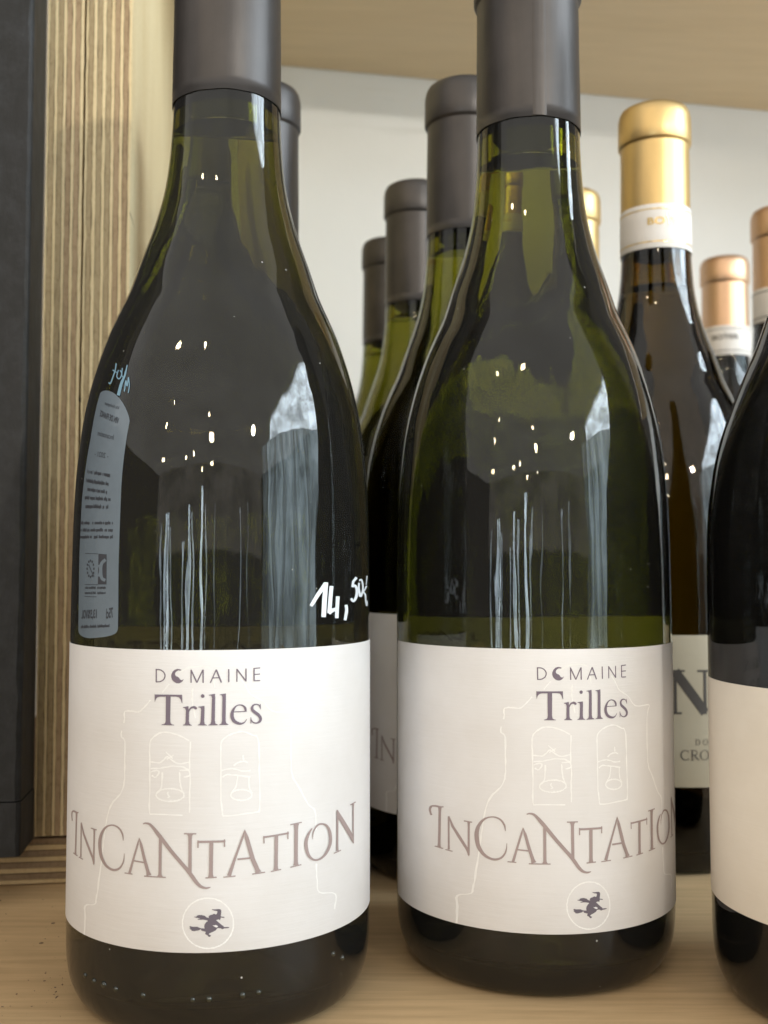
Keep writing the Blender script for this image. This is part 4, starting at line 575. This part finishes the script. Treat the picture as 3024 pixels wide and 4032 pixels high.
# level board below the two panels
root = empty('plywood_board', (-.0942, .389, 0), 'level plywood board edge under the two upright panels at lower left', 'plywood board')
root.rotation_euler = (0, 0, A_)
zs = [.0004, .0020, .0041, .0059, .0081, .0100, .0121, .0141, .0162]
for i in range(8):
    bm = bmesh.new(); y0 = random.uniform(-.0004, .0004)
    box_bm(bm, -.45, .0, y0, .34, zs[i] + .0001, zs[i + 1] - .0001, .0001)
    mk_obj('ply', bm_mesh(bm, 'ply'), M['plyHA' if i % 2 == 0 else 'plyHB'], root)
bm = bmesh.new(); box_bm(bm, -.449, -.0005, .0009, .339, .0008, .0160)
mk_obj('glue_line', bm_mesh(bm, 'glue_line'), M['glue'], root)

# worn black board / crate at the far left
root = empty('black_crate', (-.1212, .359, .0168), 'worn black painted wooden crate standing at the left edge beside plywood', 'crate')
root.rotation_euler = (0, 0, A_)
def rough_box(x0, x1, y0, y1, z0, z1, amp, seg=70):
    bm = bmesh.new(); rings = []
    for i in range(seg + 1):
        z = z0 + (z1 - z0) * i / seg
        c = .0012 + random.uniform(0, amp)
        e = random.uniform(-amp, amp) * .4
        rings.append([bm.verts.new(p) for p in ((x0, y0, z), (x1 - c, y0 + e * .3, z), (x1 - c * .3, y0 + c * .35, z), (x1, y0 + c + e * .2, z), (x1, y1, z), (x0, y1, z))])
    for i in range(seg):
        for k in range(6):
            p, q = rings[i], rings[i + 1]; j = (k + 1) % 6
            bm.faces.new((p[k], p[j], q[j], q[k]))
    bm.faces.new(rings[0][::-1]); bm.faces.new(rings[-1])
    return bm
mk_obj('side_board', bm_mesh(rough_box(-.25, 0, 0, .0245, .0182, .60, .0008), 'side_board'), M['black'], root)
mk_obj('base_rail', bm_mesh(rough_box(-.25, .0002, -.0002, .0245, .0, .0178, .0006, 6), 'base_rail'), M['black'], root)

# grit on the bench near the corner
bm = bmesh.new()
for i in range(150):
    if i < 110:
        x = random.uniform(-.16, -.085); y = random.uniform(.27, .38)
    else:
        x = random.gauss(-.087, .005); y = random.gauss(.292, .010)
    s = random.choice([.00012, .00018, .00025, .00045]) * (1 if i < 110 else .6)
    vs = bmesh.ops.create_icosphere(bm, subdivisions=1, radius=s)['verts']
    bmesh.ops.transform(bm, matrix=Matrix.Translation((x, y, s * .3)) @ Matrix.Rotation(random.random() * 6, 4, 'Z') @ Matrix.Diagonal((1.6, .8, .5, 1)), verts=vs)
mk_obj('grit', bm_mesh(bm, 'grit'), M['grit'], kind='stuff')

# ------------------------------------------------------------------ bottle profiles (z, r)
BURG = [(0,.0335),(.0008,.0357),(.003,.0378),(.007,.0395),(.012,.0403),(.018,.0405),(.06,.0405),(.0964,.0405),(.1099,.0404),(.1262,.0401),(.1371,.0396),(.1426,.0391),(.1481,.0385),(.1536,.0377),(.1591,.0366),(.1647,.0352),(.1703,.0335),(.1760,.0315),(.1817,.0291),(.1874,.0265),(.1968,.0233),(.2069,.0198),(.2169,.0172),(.2269,.0158),(.2409,.0150),(.27,.0146),(.300,.0145)]
# the same bottle with a slightly wider / slimmer neck
WIDE = [(z, r + .0006 * max(0, min(1, (z - .19) / .03))) for z, r in BURG]
SLIM = [(z, r - .0010 * max(0, min(1, (z - .20) / .03))) for z, r in BURG]
LOWS = [(0, .0335), (.0008, .0357), (.003, .0378), (.007, .0395), (.012, .0403), (.018, .0405), (.06, .0405), (.1050, .0405), (.125, .0401), (.142, .0378), (.1545, .0341), (.165, .0300), (.173, .0266), (.185, .0225), (.195, .0195), (.205, .0172), (.215, .0160), (.24, .0150), (.27, .0146), (.300, .0145)]
def smooth_prof(P, step=.0025):
    # Catmull-Rom through the stations, resampled
    out = []
    for i in range(len(P) - 1):
        p0 = P[max(i - 1, 0)]; p1 = P[i]; p2 = P[i + 1]; p3 = P[min(i + 2, len(P) - 1)]
        n = max(1, int((p2[0] - p1[0]) / step)) if p1[0] > .01 else 3
        n = min(n, 12)
        for k in range(n):
            t = k / n
            m1 = (p2[1] - p0[1]) / max(p2[0] - p0[0], 1e-6) * (p2[0] - p1[0])
            m2 = (p3[1] - p1[1]) / max(p3[0] - p1[0], 1e-6) * (p2[0] - p1[0])
            r = (2*t**3 - 3*t**2 + 1) * p1[1] + (t**3 - 2*t**2 + t) * m1 + (-2*t**3 + 3*t**2) * p2[1] + (t**3 - t**2) * m2
            out.append((p1[0] + (p2[0] - p1[0]) * t, r))
    out.append(P[-1]); return out
def rad(P, z):
    for a, b in zip(P[:-1], P[1:]):
        if a[0] <= z <= b[0]: return a[1] + (b[1] - a[1]) * (z - a[0]) / max(b[0] - a[0], 1e-9)
    return P[-1][1]

def lathe(bm, prof, n):
    """prof: list of (z, r); r==0 makes a pole. returns rings"""
    rings = []
    for z, r in prof:
        if r < 1e-6: rings.append([bm.verts.new((0, 0, z))])
        else: rings.append([bm.verts.new((r * math.sin(2 * math.pi * i / n), -r * math.cos(2 * math.pi * i / n), z)) for i in range(n)])
    fs = []
    for A, B in zip(rings[:-1], rings[1:]):
        for i in range(n):
            j = (i + 1) % n
            if len(A) == 1: f = (A[0], B[j], B[i])
            elif len(B) == 1: f = (A[i], A[j], B[0])
            else: f = (A[i], A[j], B[j], B[i])
            fs.append(bm.faces.new(f))
    return rings, fs

def glass_mesh(P, level, n, wall=.0042):
    S = smooth_prof(P)
    outer = [(.0215, 0), (.0205, .006), (.0165, .014), (.010, .022), (.0035, .0285), (.0004, .0322)] + S
    inner_up = []
    for z, r in S:
        if z < .0105: continue
        inner_up.append((z, r - wall))
    bot = [(.0270, 0), (.0258, .007), (.0210, .016), (.0140, .0255), (.0085, .0320), (.0078, .0350), (.0090, .0370)]
    # split the wall exactly at the wine level
    inner = bot + inner_up
    iz = []
    for a, b in zip(inner[:-1], inner[1:]):
        iz.append(a)
        if a[0] < level < b[0] and a[1] > .005 and a in inner_up:
            r = a[1] + (b[1] - a[1]) * (level - a[0]) / (b[0] - a[0]); iz.append((level, r))
    iz.append(inner[-1])
    bm = bmesh.new()
    wet = bm.faces.layers.float.new('wet'); outl = bm.faces.layers.float.new('outer')
    ro, fo = lathe(bm, outer, n)
    for f in fo: f[outl] = 1.0
    ri, fi = lathe(bm, iz, n)
    for f in fi:
        f.normal_flip()
        zc = sum(v.co.z for v in f.verts) / len(f.verts)
        f[wet] = 1.0 if zc < level else 0.0
    # lip
    a, b = ro[-1], ri[-1]
    for i in range(n):
        j = (i + 1) % n; bm.faces.new((a[i], a[j], b[j], b[i]))
    me = bm_mesh(bm, 'glass', True)
    rl = rad([(z, r) for z, r in iz[len(bot):]], level)
    return me, rl, iz
def wine_mesh(iz, rl, level, n):
    """closed body of wine just inside the glass, top face flagged"""
    prof = [(z - .00004 if k == 0 else z + .00003, r - .00004 if r > 0 else 0) for k, (z, r) in enumerate(iz) if z < level - .0004]
    prof = [(iz[0][0] + .00003, 0)] + [(z, max(r, 0)) for z, r in prof[1:]] + [(level - .0002, rl - .00004)]
    top = [(level + .0010, rl - .00005), (level + .0003, rl - .0006), (level, rl - .0016), (level, rl * .5), (level, 0)]
    bm = bmesh.new(); up = bm.faces.layers.float.new('face_up')
    rings, fs = lathe(bm, prof + top, n)
    for f in fs:
        if min(v.co.z for v in f.verts) > level - .00015: f[up] = 1.0
    bmesh.ops.recalc_face_normals(bm, faces=bm.faces[:])
    return bm_mesh(bm, 'wine', True)
def capsule_mesh(n, zb=.2416, top=.302, scale=1.0, bead=True, rb=.0153, rt=.0149):
    def r_at(z): return (rb + (rt - rb) * (z - zb) / (.285 - zb)) * scale
    prof = [(zb, r_at(zb) - .0002), (zb, r_at(zb))]
    z = zb
    while z < top - .0175: prof.append((z, r_at(z) + random.uniform(-.00002, .00002))); z += .004
    zr = top - .0165
    prof += [(zr - .0006, r_at(zr)), (zr - .0001, r_at(zr) + .00002), (zr + .0002, r_at(zr) + .0006), (zr + .0010, r_at(zr) + .0010), (zr + .0060, r_at(zr) + .0010), (zr + .0115, r_at(zr) + .0009),
             (top - .0026, r_at(zr) + .0004), (top - .0012, r_at(zr) - .0003), (top - .0004, r_at(zr) - .0016), (top, r_at(zr) - .0035), (top, .007), (top, 0)]
    pz = [prof[1]] + prof[2:]
    bm = bmesh.new(); lathe(bm, [prof[0]] + pz, n)
    for v in bm.verts:   # hand-cut, slightly wavy lower edge and faint flats in the foil
        a = math.atan2(v.co.x, v.co.y)
        if v.co.z < zb + .001: v.co.z += .00010 * math.sin(3 * a + n) + .00006 * math.sin(11 * a)
        elif v.co.z < zr - .001:
            k = 1 + .0022 * math.sin(5 * a + v.co.z * 90) * math.sin(v.co.z * 160)
            v.co.x *= k; v.co.y *= k
    return bm_mesh(bm, 'capsule', True)
def seam_mesh(phi0, phi1, zb, zt, r0, r1, thick=.00010):
    bm = bmesh.new(); n = 8; cols = []
    for i in range(n + 1):
        p = phi0 + (phi1 - phi0) * i / n
        t = thick * min(1, i * 1.2) * min(1, (n - i) * 1.2) if 0 < i < n else 0
        c = []
        for k in range(9):
            z = zb + (zt - zb) * k / 8; r = r0 + (r1 - r0) * k / 8 + t
            c.append(bm.verts.new((r * math.sin(p), -r * math.cos(p), z)))
        cols.append(c)
    for a, b in zip(cols[:-1], cols[1:]):
        for k in range(8): bm.faces.new((a[k], b[k], b[k + 1], a[k + 1]))
    return bm_mesh(bm, 'seam', True)

def label_mesh(P, p0, p1, zb, zt, off=.00014, corner=.0016, tilt=0.0):
    r = rad(P, (zb + zt) / 2)
    n = max(24, int((p1 - p0) / R(1.0))); bm = bmesh.new(); ring = []
    for i in range(n + 1):
        p = p0 + (p1 - p0) * i / n
        d = min((p - p0), (p1 - p)) * r
        cut = 0
        if d < corner: cut = corner - math.sqrt(max(0, corner ** 2 - (corner - d) ** 2))
        if i == 0 or i == n: cut = corner
        a, b = zb + cut, zt - cut
        ring.append([(p, a, .00002), (p, a, off - .00003), (p, a + .00006, off), (p, a * .6667 + b * .3333, off), (p, a * .3333 + b * .6667, off), (p, b - .00006, off), (p, b, off - .00003), (p, b, .00002)])
    V = [[bm.verts.new(((rad(P, z) + o) * math.sin(p), -(rad(P, z) + o) * math.cos(p), z + tilt * (p) * r)) for p, z, o in c] for c in ring]
    for a, b in zip(V[:-1], V[1:]):
        for k in range(7): bm.faces.new((a[k], b[k], b[k + 1], a[k + 1]))
    return bm_mesh(bm, 'front_label', True)

# ------------------------------------------------------------------ printed marks wrapped on a bottle
def wrap_mesh(items, P, off, name, step=.0006, rot=0.0, zstep=None, lift=3e-6, steps=R(2.2)):
    """items: lists of polygons, each polygon a list of (phi, z)"""
    bm = bmesh.new(); lay = bm.verts.layers.float.new('o')
    for k, it in enumerate(items):
        o = off + lift * (k % 60)
        if it[0] == 's':
            L, Q = it[1], it[2]
            a = [bm.verts.new((p[0], p[1], o)) for p in L]; b = [bm.verts.new((p[0], p[1], o)) for p in Q]
            for i in range(len(a) - 1):
                try: bm.faces.new((a[i], a[i + 1], b[i + 1], b[i]))
                except ValueError: pass
        else:
            from mathutils.geometry import tessellate_polygon
            vs = [bm.verts.new((p[0], p[1], o)) for p in it[1]]
            for tri in tessellate_polygon([[Vector((p[0] * 4e3, p[1] * 1e5, 0)) for p in it[1]]]):
                try: bm.faces.new([vs[q] for q in tri])
                except ValueError: pass
    xs = [v.co.x for v in bm.verts]; x = min(xs) + steps
    while x < max(xs):
        bmesh.ops.bisect_plane(bm, geom=bm.verts[:] + bm.edges[:] + bm.faces[:], plane_co=(x, 0, 0), plane_no=(1, 0, 0)); x += steps
    if zstep:
        ys = [v.co.y for v in bm.verts]; y = min(ys) + zstep
        while y < max(ys):
            bmesh.ops.bisect_plane(bm, geom=bm.verts[:] + bm.edges[:] + bm.faces[:], plane_co=(0, y, 0), plane_no=(0, 1, 0)); y += zstep
    for v in bm.verts:
        p, z, o = v.co; r = rad(P, z) + o
        v.co = (r * math.sin(p + rot), -r * math.cos(p + rot), z)
    bmesh.ops.recalc_face_normals(bm, faces=bm.faces[:])
    for f in bm.faces:
        c = f.calc_center_median()
        if f.normal.dot(Vector((c.x, c.y, 0))) < 0: f.normal_flip()
    return bm_mesh(bm, name)
def art(key):
    out = []
    for seqs in ART[key]:
        pts = [[(v[i] / 1e4, v[i + 1] / 1e5) for i in range(0, len(v), 2)] for v in seqs]
        out.append((['s'] if len(pts) == 2 else ['p']) + pts)
    return out
def text_polys(txt, bold=False):
    """outline text in the built-in face as flat triangles; returns (triangles, width, height)"""
    cu = bpy.data.curves.new('t', 'FONT'); cu.body = txt; cu.size = 1; cu.resolution_u = 3
    if bold: cu.offset = .025
    ob = bpy.data.objects.new('t', cu); col.objects.link(ob)
    dg = bpy.context.evaluated_depsgraph_get(); ev = ob.evaluated_get(dg)
    me = bpy.data.meshes.new_from_object(ev)
    bpy.data.objects.remove(ob); bpy.data.curves.remove(cu)
    tris = [[tuple(me.vertices[i].co[:2]) for i in p.vertices] for p in me.polygons]
    xs = [q[0] for t in tris for q in t]; ys = [q[1] for t in tris for q in t]
    bpy.data.meshes.remove(me)
    x0, x1, y0, y1 = min(xs), max(xs), min(ys), max(ys)
    return [[((q[0] - x0) / (x1 - x0), (q[1] - y0) / (y1 - y0)) for q in t] for t in tris]
def rib(pts, w):
    """stroke in metres on the unrolled label -> strip item"""
    if not hasattr(w, '__len__'): w = [w] * len(pts)
    L, Q = [], []
    for i, (x, y) in enumerate(pts):
        a = pts[max(i - 1, 0)]; b = pts[min(i + 1, len(pts) - 1)]
        dx, dy = b[0] - a[0], b[1] - a[1]; l = math.hypot(dx, dy) or 1
        L.append((x - dy / l * w[i] / 2, y + dx / l * w[i] / 2)); Q.append((x + dy / l * w[i] / 2, y - dx / l * w[i] / 2))
    return ['s', L, Q]
def place(items, phi, z, s, r):
    """unit glyph strokes -> (phi, z)"""
    f = lambda p: (phi + p[0] * s / r, z + p[1] * s)
    return [[it[0]] + [[f(p) for p in seq] for seq in it[1:]] for it in items]

# ------------------------------------------------------------------ the domaine label, shared by copies
MESH = {}
def trilles_label(root, zrot):
    if 'lab' not in MESH:
        MESH['lab'] = label_mesh(BURG, R(-91.5), R(110), .0223, .0930)
        MESH['purple'] = wrap_mesh(art('purple'), BURG, .00020, 'lettering')
        MESH['mauve'] = wrap_mesh(art('mauve'), BURG, .00020, 'lettering')
        MESH['witch'] = wrap_mesh(art('witch'), BURG, .00020, 'emblem')
        MESH['hole'] = wrap_mesh(art('paperhole'), BURG, .00022, 'emblem_gap')
        MESH['varn'] = wrap_mesh(art('varnish'), BURG, .00016, 'line_drawing', lift=2e-7)
    lab = mk_obj('front_label', MESH['lab'], M['paper'], root)
    lab.rotation_euler = (0, 0, zrot)
    mk_obj('lettering', MESH['purple'], M['purple'], lab)
    mk_obj('lettering', MESH['mauve'], M['mauve'], lab)
    mk_obj('emblem', MESH['witch'], M['witch'], lab)
    mk_obj('emblem_gap', MESH['hole'], M['paper'], lab)
    mk_obj('line_drawing', MESH['varn'], M['varnish'], lab)
    return lab

def bottle(loc, label, group, P=BURG, glass='glass', cap='capsule', level=.2345, n=128, lean=(0, 0), spin=0, capscale=1.0, key=None, zb=.2416):
    root = empty('wine_bottle', loc, label, 'wine bottle', group, (lean[1], lean[0], 0))
    key = key or (id(P), level, n)
    if ('g', key) not in MESH: MESH[('g', key)] = glass_mesh(P, level, n)
    me, rl, iz = MESH[('g', key)]
    if len(me.materials) and me.materials[0] != M[glass]: me = me.copy()
    g = mk_obj('glass', me, M[glass], root)
    if ('w', key) not in MESH: MESH[('w', key)] = wine_mesh(iz, rl, level, n)
    wm = MESH[('w', key)]
    wk = 'redwine' if glass == 'dark' else 'wine'
    if len(wm.materials) and wm.materials[0] != M[wk]: wm = wm.copy()
    mk_obj('wine', wm, M[wk], root)
    ck = ('c', capscale, n, zb)
    if ck not in MESH: MESH[ck] = capsule_mesh(n, zb, scale=capscale)
    cm = MESH[ck]
    if len(cm.materials) and cm.materials[0] != M[cap]: cm = cm.copy()
    c = mk_obj('capsule', cm, M[cap], root)
    return root, c

GW = 'domaine bottles with cream white labels'
# front left bottle
fl, c = bottle((-.0445, .2956, 0), 'green glass wine bottle at front left with handwritten white price 14,50€', GW, n=176)
trilles_label(fl, 0)
mk_obj('price_writing', wrap_mesh(art('price'), BURG, .00012, 'price_writing', lift=4e-6), M['marker'], fl)
bl = mk_obj('painted_reflection', wrap_mesh(art('refl_outline'), BURG, .00006, 'painted_reflection', zstep=.004, steps=R(1.5)), M['reflpaper'], fl, label='blue grey mirrored label painted on the left flank as a reflection in the glass')  # reflection of another label, painted on the glass as a mirrored decal
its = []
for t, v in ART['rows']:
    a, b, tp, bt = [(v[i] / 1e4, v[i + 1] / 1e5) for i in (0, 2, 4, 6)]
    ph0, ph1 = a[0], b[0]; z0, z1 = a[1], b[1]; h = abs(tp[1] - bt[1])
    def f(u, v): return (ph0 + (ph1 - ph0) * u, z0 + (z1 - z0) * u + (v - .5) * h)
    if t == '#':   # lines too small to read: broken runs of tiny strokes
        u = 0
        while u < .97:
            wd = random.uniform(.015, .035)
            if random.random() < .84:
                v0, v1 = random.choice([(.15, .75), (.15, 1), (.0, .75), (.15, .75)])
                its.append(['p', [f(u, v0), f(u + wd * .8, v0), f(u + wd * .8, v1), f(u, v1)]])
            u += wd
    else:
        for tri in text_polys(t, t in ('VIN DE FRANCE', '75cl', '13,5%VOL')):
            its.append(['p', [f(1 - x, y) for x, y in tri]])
mk_obj('lettering', wrap_mesh(its, BURG, .00012, 'lettering', lift=0, zstep=.004, steps=R(3)), M['reflink'], bl)  # mirrored lettering, painted on as part of the same reflection
mk_obj('refl_logo', wrap_mesh(art('refl_logo'), BURG, .00012, 'refl_logo', zstep=.004, lift=1e-6), M['reflink'], bl)
mk_obj('refl_logo', wrap_mesh(art('refl_logo_light'), BURG, .00015, 'refl_logo', zstep=.004, lift=1e-6), M['reflpaper'], bl)
mk_obj('price_writing', wrap_mesh(art('refl_price'), BURG, .00012, 'price_writing', zstep=.003), M['reflmark'], fl)  # mirrored price, painted on as part of the same reflection
# moulded glass beads low on the heel
for p, z in art('beads')[0][1]:
    s = random.uniform(.8, 1.1); r = rad(BURG, z) - .0002
    bm = bmesh.new(); bmesh.ops.create_icosphere(bm, subdivisions=2, radius=.00085 * s)
    bmesh.ops.transform(bm, matrix=Matrix.Translation(((r) * math.sin(p), -(r) * math.cos(p), z)), verts=bm.verts[:])
    mk_obj('glass_bead', bm_mesh(bm, 'glass_bead', True), M['dot'], fl)
# front right bottle
fr, c = bottle((.0443, .3204, 0), 'green glass wine bottle front centre right, its label turned to the right', GW, n=176, P=WIDE, key='wide', capscale=1.04, zb=.2446)
lab = trilles_label(fr, R(8.2)); lab.scale = (1, 1, 1.035); lab.location = (0, 0, -.0049)
mk_obj('seam', seam_mesh(R(-3), R(12), .2448, .2850, .0153 * 1.04 + .00003, .0149 * 1.04 + .00003), M['capsule'], c)
# far right bottle, cut by the frame
dr, c = bottle((.1285, .285, 0), 'near black glass bottle with blank ivory label, cut off by the right edge', 'dark bottles', P=LOWS, glass='dark', n=160, key='low', zb=.2400)
mk_obj('front_label', label_mesh(LOWS, R(-118), R(60), .0257, .0830, corner=.003), M['cream'], dr)

# bottles of the same kind behind
def back_bottle(x, y, label, zrot, capscale=1.0, dz=0):
    b, c = bottle((x, y, 0), label, GW, glass='glass2', n=96, capscale=capscale)
    l = trilles_label(b, zrot); l.location = (0, 0, dz); return b
back_bottle(.0320, .4123, 'green bottle directly behind the front centre right one, its dark capsule left of that neck', R(-4), dz=.0030)
back_bottle(.0158, .5215, 'green bottle third in the centre row, between the two other dark grey capsules', R(-8))
back_bottle(.0029, .6120, 'rearmost green bottle of the centre row, smallest dark capsule against the wall', R(14))
back_bottle(-.0490, .4147, 'green bottle hidden behind the front left one, its dark capsule right of that neck', R(-15))
back_bottle(-.0700, .5250, 'unseen green bottle added behind the hidden one at left, so the front left glass refracts dark', R(5))  # added out of sight to darken what the front left glass refracts

# gold and copper topped bottles
def N_glyph():
    w = .10
    return [rib([(.12, 0), (.12, 1)], .07), rib([(.12, .97), (.80, .03)], [.22, .22]), rib([(.80, .0), (.80, 1)], .07), rib([(-.02, .98), (.34, .98)], .045), rib([(0, .02), (.26, .02)], .045), rib([(.62, .98), (.98, .98)], .045)]
def arc(cx, cy, rx, ry, a0, a1, n=14): return [(cx + rx * math.cos(R(a0 + (a1 - a0) * i / n)), cy + ry * math.sin(R(a0 + (a1 - a0) * i / n))) for i in range(n + 1)]
def glyph(ch):
    if ch == 'N': return N_glyph(), 1.0
    if ch == 'C': return [rib(arc(.45, .5, .42, .47, 50, 310), [.05, .06, .06, .07, .09, .11, .12, .12, .12, .12, .11, .09, .07, .06, .04]), rib([(.74, .72), (.76, .98)], .05), rib([(.74, .02), (.76, .22)], .05)], .88
    if ch == 'O': return [rib(arc(.48, .5, .42, .47, 0, 360, 20), [.12, .11, .09, .07, .06, .05, .06, .07, .09, .11, .12, .11, .09, .07, .06, .05, .06, .07, .09, .11, .12])], 1.02
    if ch == 'R': return [rib([(.18, 0), (.18, 1)], .12), rib([(.18, .97), (.45, .97)] + arc(.45, .74, .20, .23, 90, -90, 8) + [(.2, .51)], .07), rib([(.40, .52), (.62, .2), (.85, .02)], [.10, .12, .08]), rib([(.02, .02), (.34, .02)], .05), rib([(.02, .98), (.2, .98)], .05)], .88
    if ch == 'D': return [rib([(.18, 0), (.18, 1)], .13), rib([(.18, .96), (.40, .96)] + arc(.40, .5, .42, .46, 90, -90, 10) + [(.18, .04)], [.07, .07, .07, .08, .1, .12, .13, .13, .13, .12, .1, .08, .07, .07])], .95
    if ch == 'M': return [rib([(.12, 0), (.16, 1)], .07), rib([(.16, .98), (.5, .06)], .12), rib([(.5, .06), (.86, .98)], .07), rib([(.86, 1), (.9, 0)], .12)], 1.1
def word(s, gap=.12):
    out, x = [], 0
    for ch in s:
        g, w = glyph(ch)
        for it in g: out.append([it[0]] + [[(p[0] + x, p[1]) for p in seq] for seq in it[1:]])
        x += w + gap
    return out
def gold_bottle(x, y, cap, label, group, band_rot, glass='amber', ink='goldink', full=False):
    b, c = bottle((x, y, 0), label, group, glass=glass, cap=cap, n=96, level=.2255, P=SLIM, key='gold', capscale=.925)
    P2 = [(.2385, .01545), (.262, .01515)]
    band = mk_obj('neck_band', label_mesh([(0, .01430), (.2385, .01430), (.262, .01415), (.4, .0140)], R(-179.5), R(179.5), .2404, .2583, corner=.0001), M['white'], b)
    band.rotation_euler = (0, 0, band_rot)
    PB = [(0, .01430), (.2385, .01430), (.262, .01415), (.4, .0140)]
    its = []
    for tri in text_polys('BOYER', True): its.append(['p', [(R(-32) + u * R(64), .2497 + v * .0030) for u, v in tri]])
    its.append(['p', [(R(-1.5), .2532), (R(0), .2525), (R(1.5), .2532), (0, .2540)]])
    mk_obj('lettering', wrap_mesh(its, PB, .00025, 'lettering', lift=0, steps=R(8)), M[ink], band)
    rules = []
    for z in (.2427, .2560):
        rules.append(['p', [(R(-175), z), (R(175), z), (R(175), z + .00045), (R(-175), z + .00045)]])
    mk_obj('rule', wrap_mesh(rules, PB, .00025, 'rule', lift=0, steps=R(8)), M[ink], band)
    lab = mk_obj('front_label', label_mesh(BURG, R(-80), R(80), .0327, .0879, corner=.001), M['straw'], b)
    lab.rotation_euler = (0, 0, band_rot)
    if full:
        lab.rotation_euler = (0, 0, 0)
        r = .0405
        a = place(word('N'), R(-10.5), .0592, .0160, r)
        a += place(word('DOM', .42), R(2), .0480, .0021, r)
        a += place(word('CRO', .06), R(-5.5), .0425, .0037, r)
        mk_obj('lettering', wrap_mesh(a, BURG, .00022, 'lettering', lift=2e-6), M['greyink'], lab)
    return b
GB = 'bottles with gold and copper capsules'
gold_bottle(.1121, .4329, 'gold', 'brown bottle with bright gold capsule and white neck band, nearest of the gold topped ones', GB, R(5), full=True)
gold_bottle(.0950, .5317, 'gold', 'gold capped bottle mostly hidden behind the nearest gold topped neck', GB, R(20))
gold_bottle(.2096, .5556, 'rose', 'copper capped bottle cut by the right edge, its band just showing', GB, R(60), glass='dark', ink='greyink')
gold_bottle(.2095, .6466, 'rose', 'small copper capped bottle at the rear, dark letters on its neck band', GB, R(-18), glass='dark', ink='greyink')
gold_bottle(.2150, .4550, 'rose', 'unseen copper capped bottle added beyond the right edge, for a dark reflection in the neighbouring glass', GB, R(30), glass='dark', ink='greyink')  # added outside the frame so the neighbouring glass rim reflects something dark
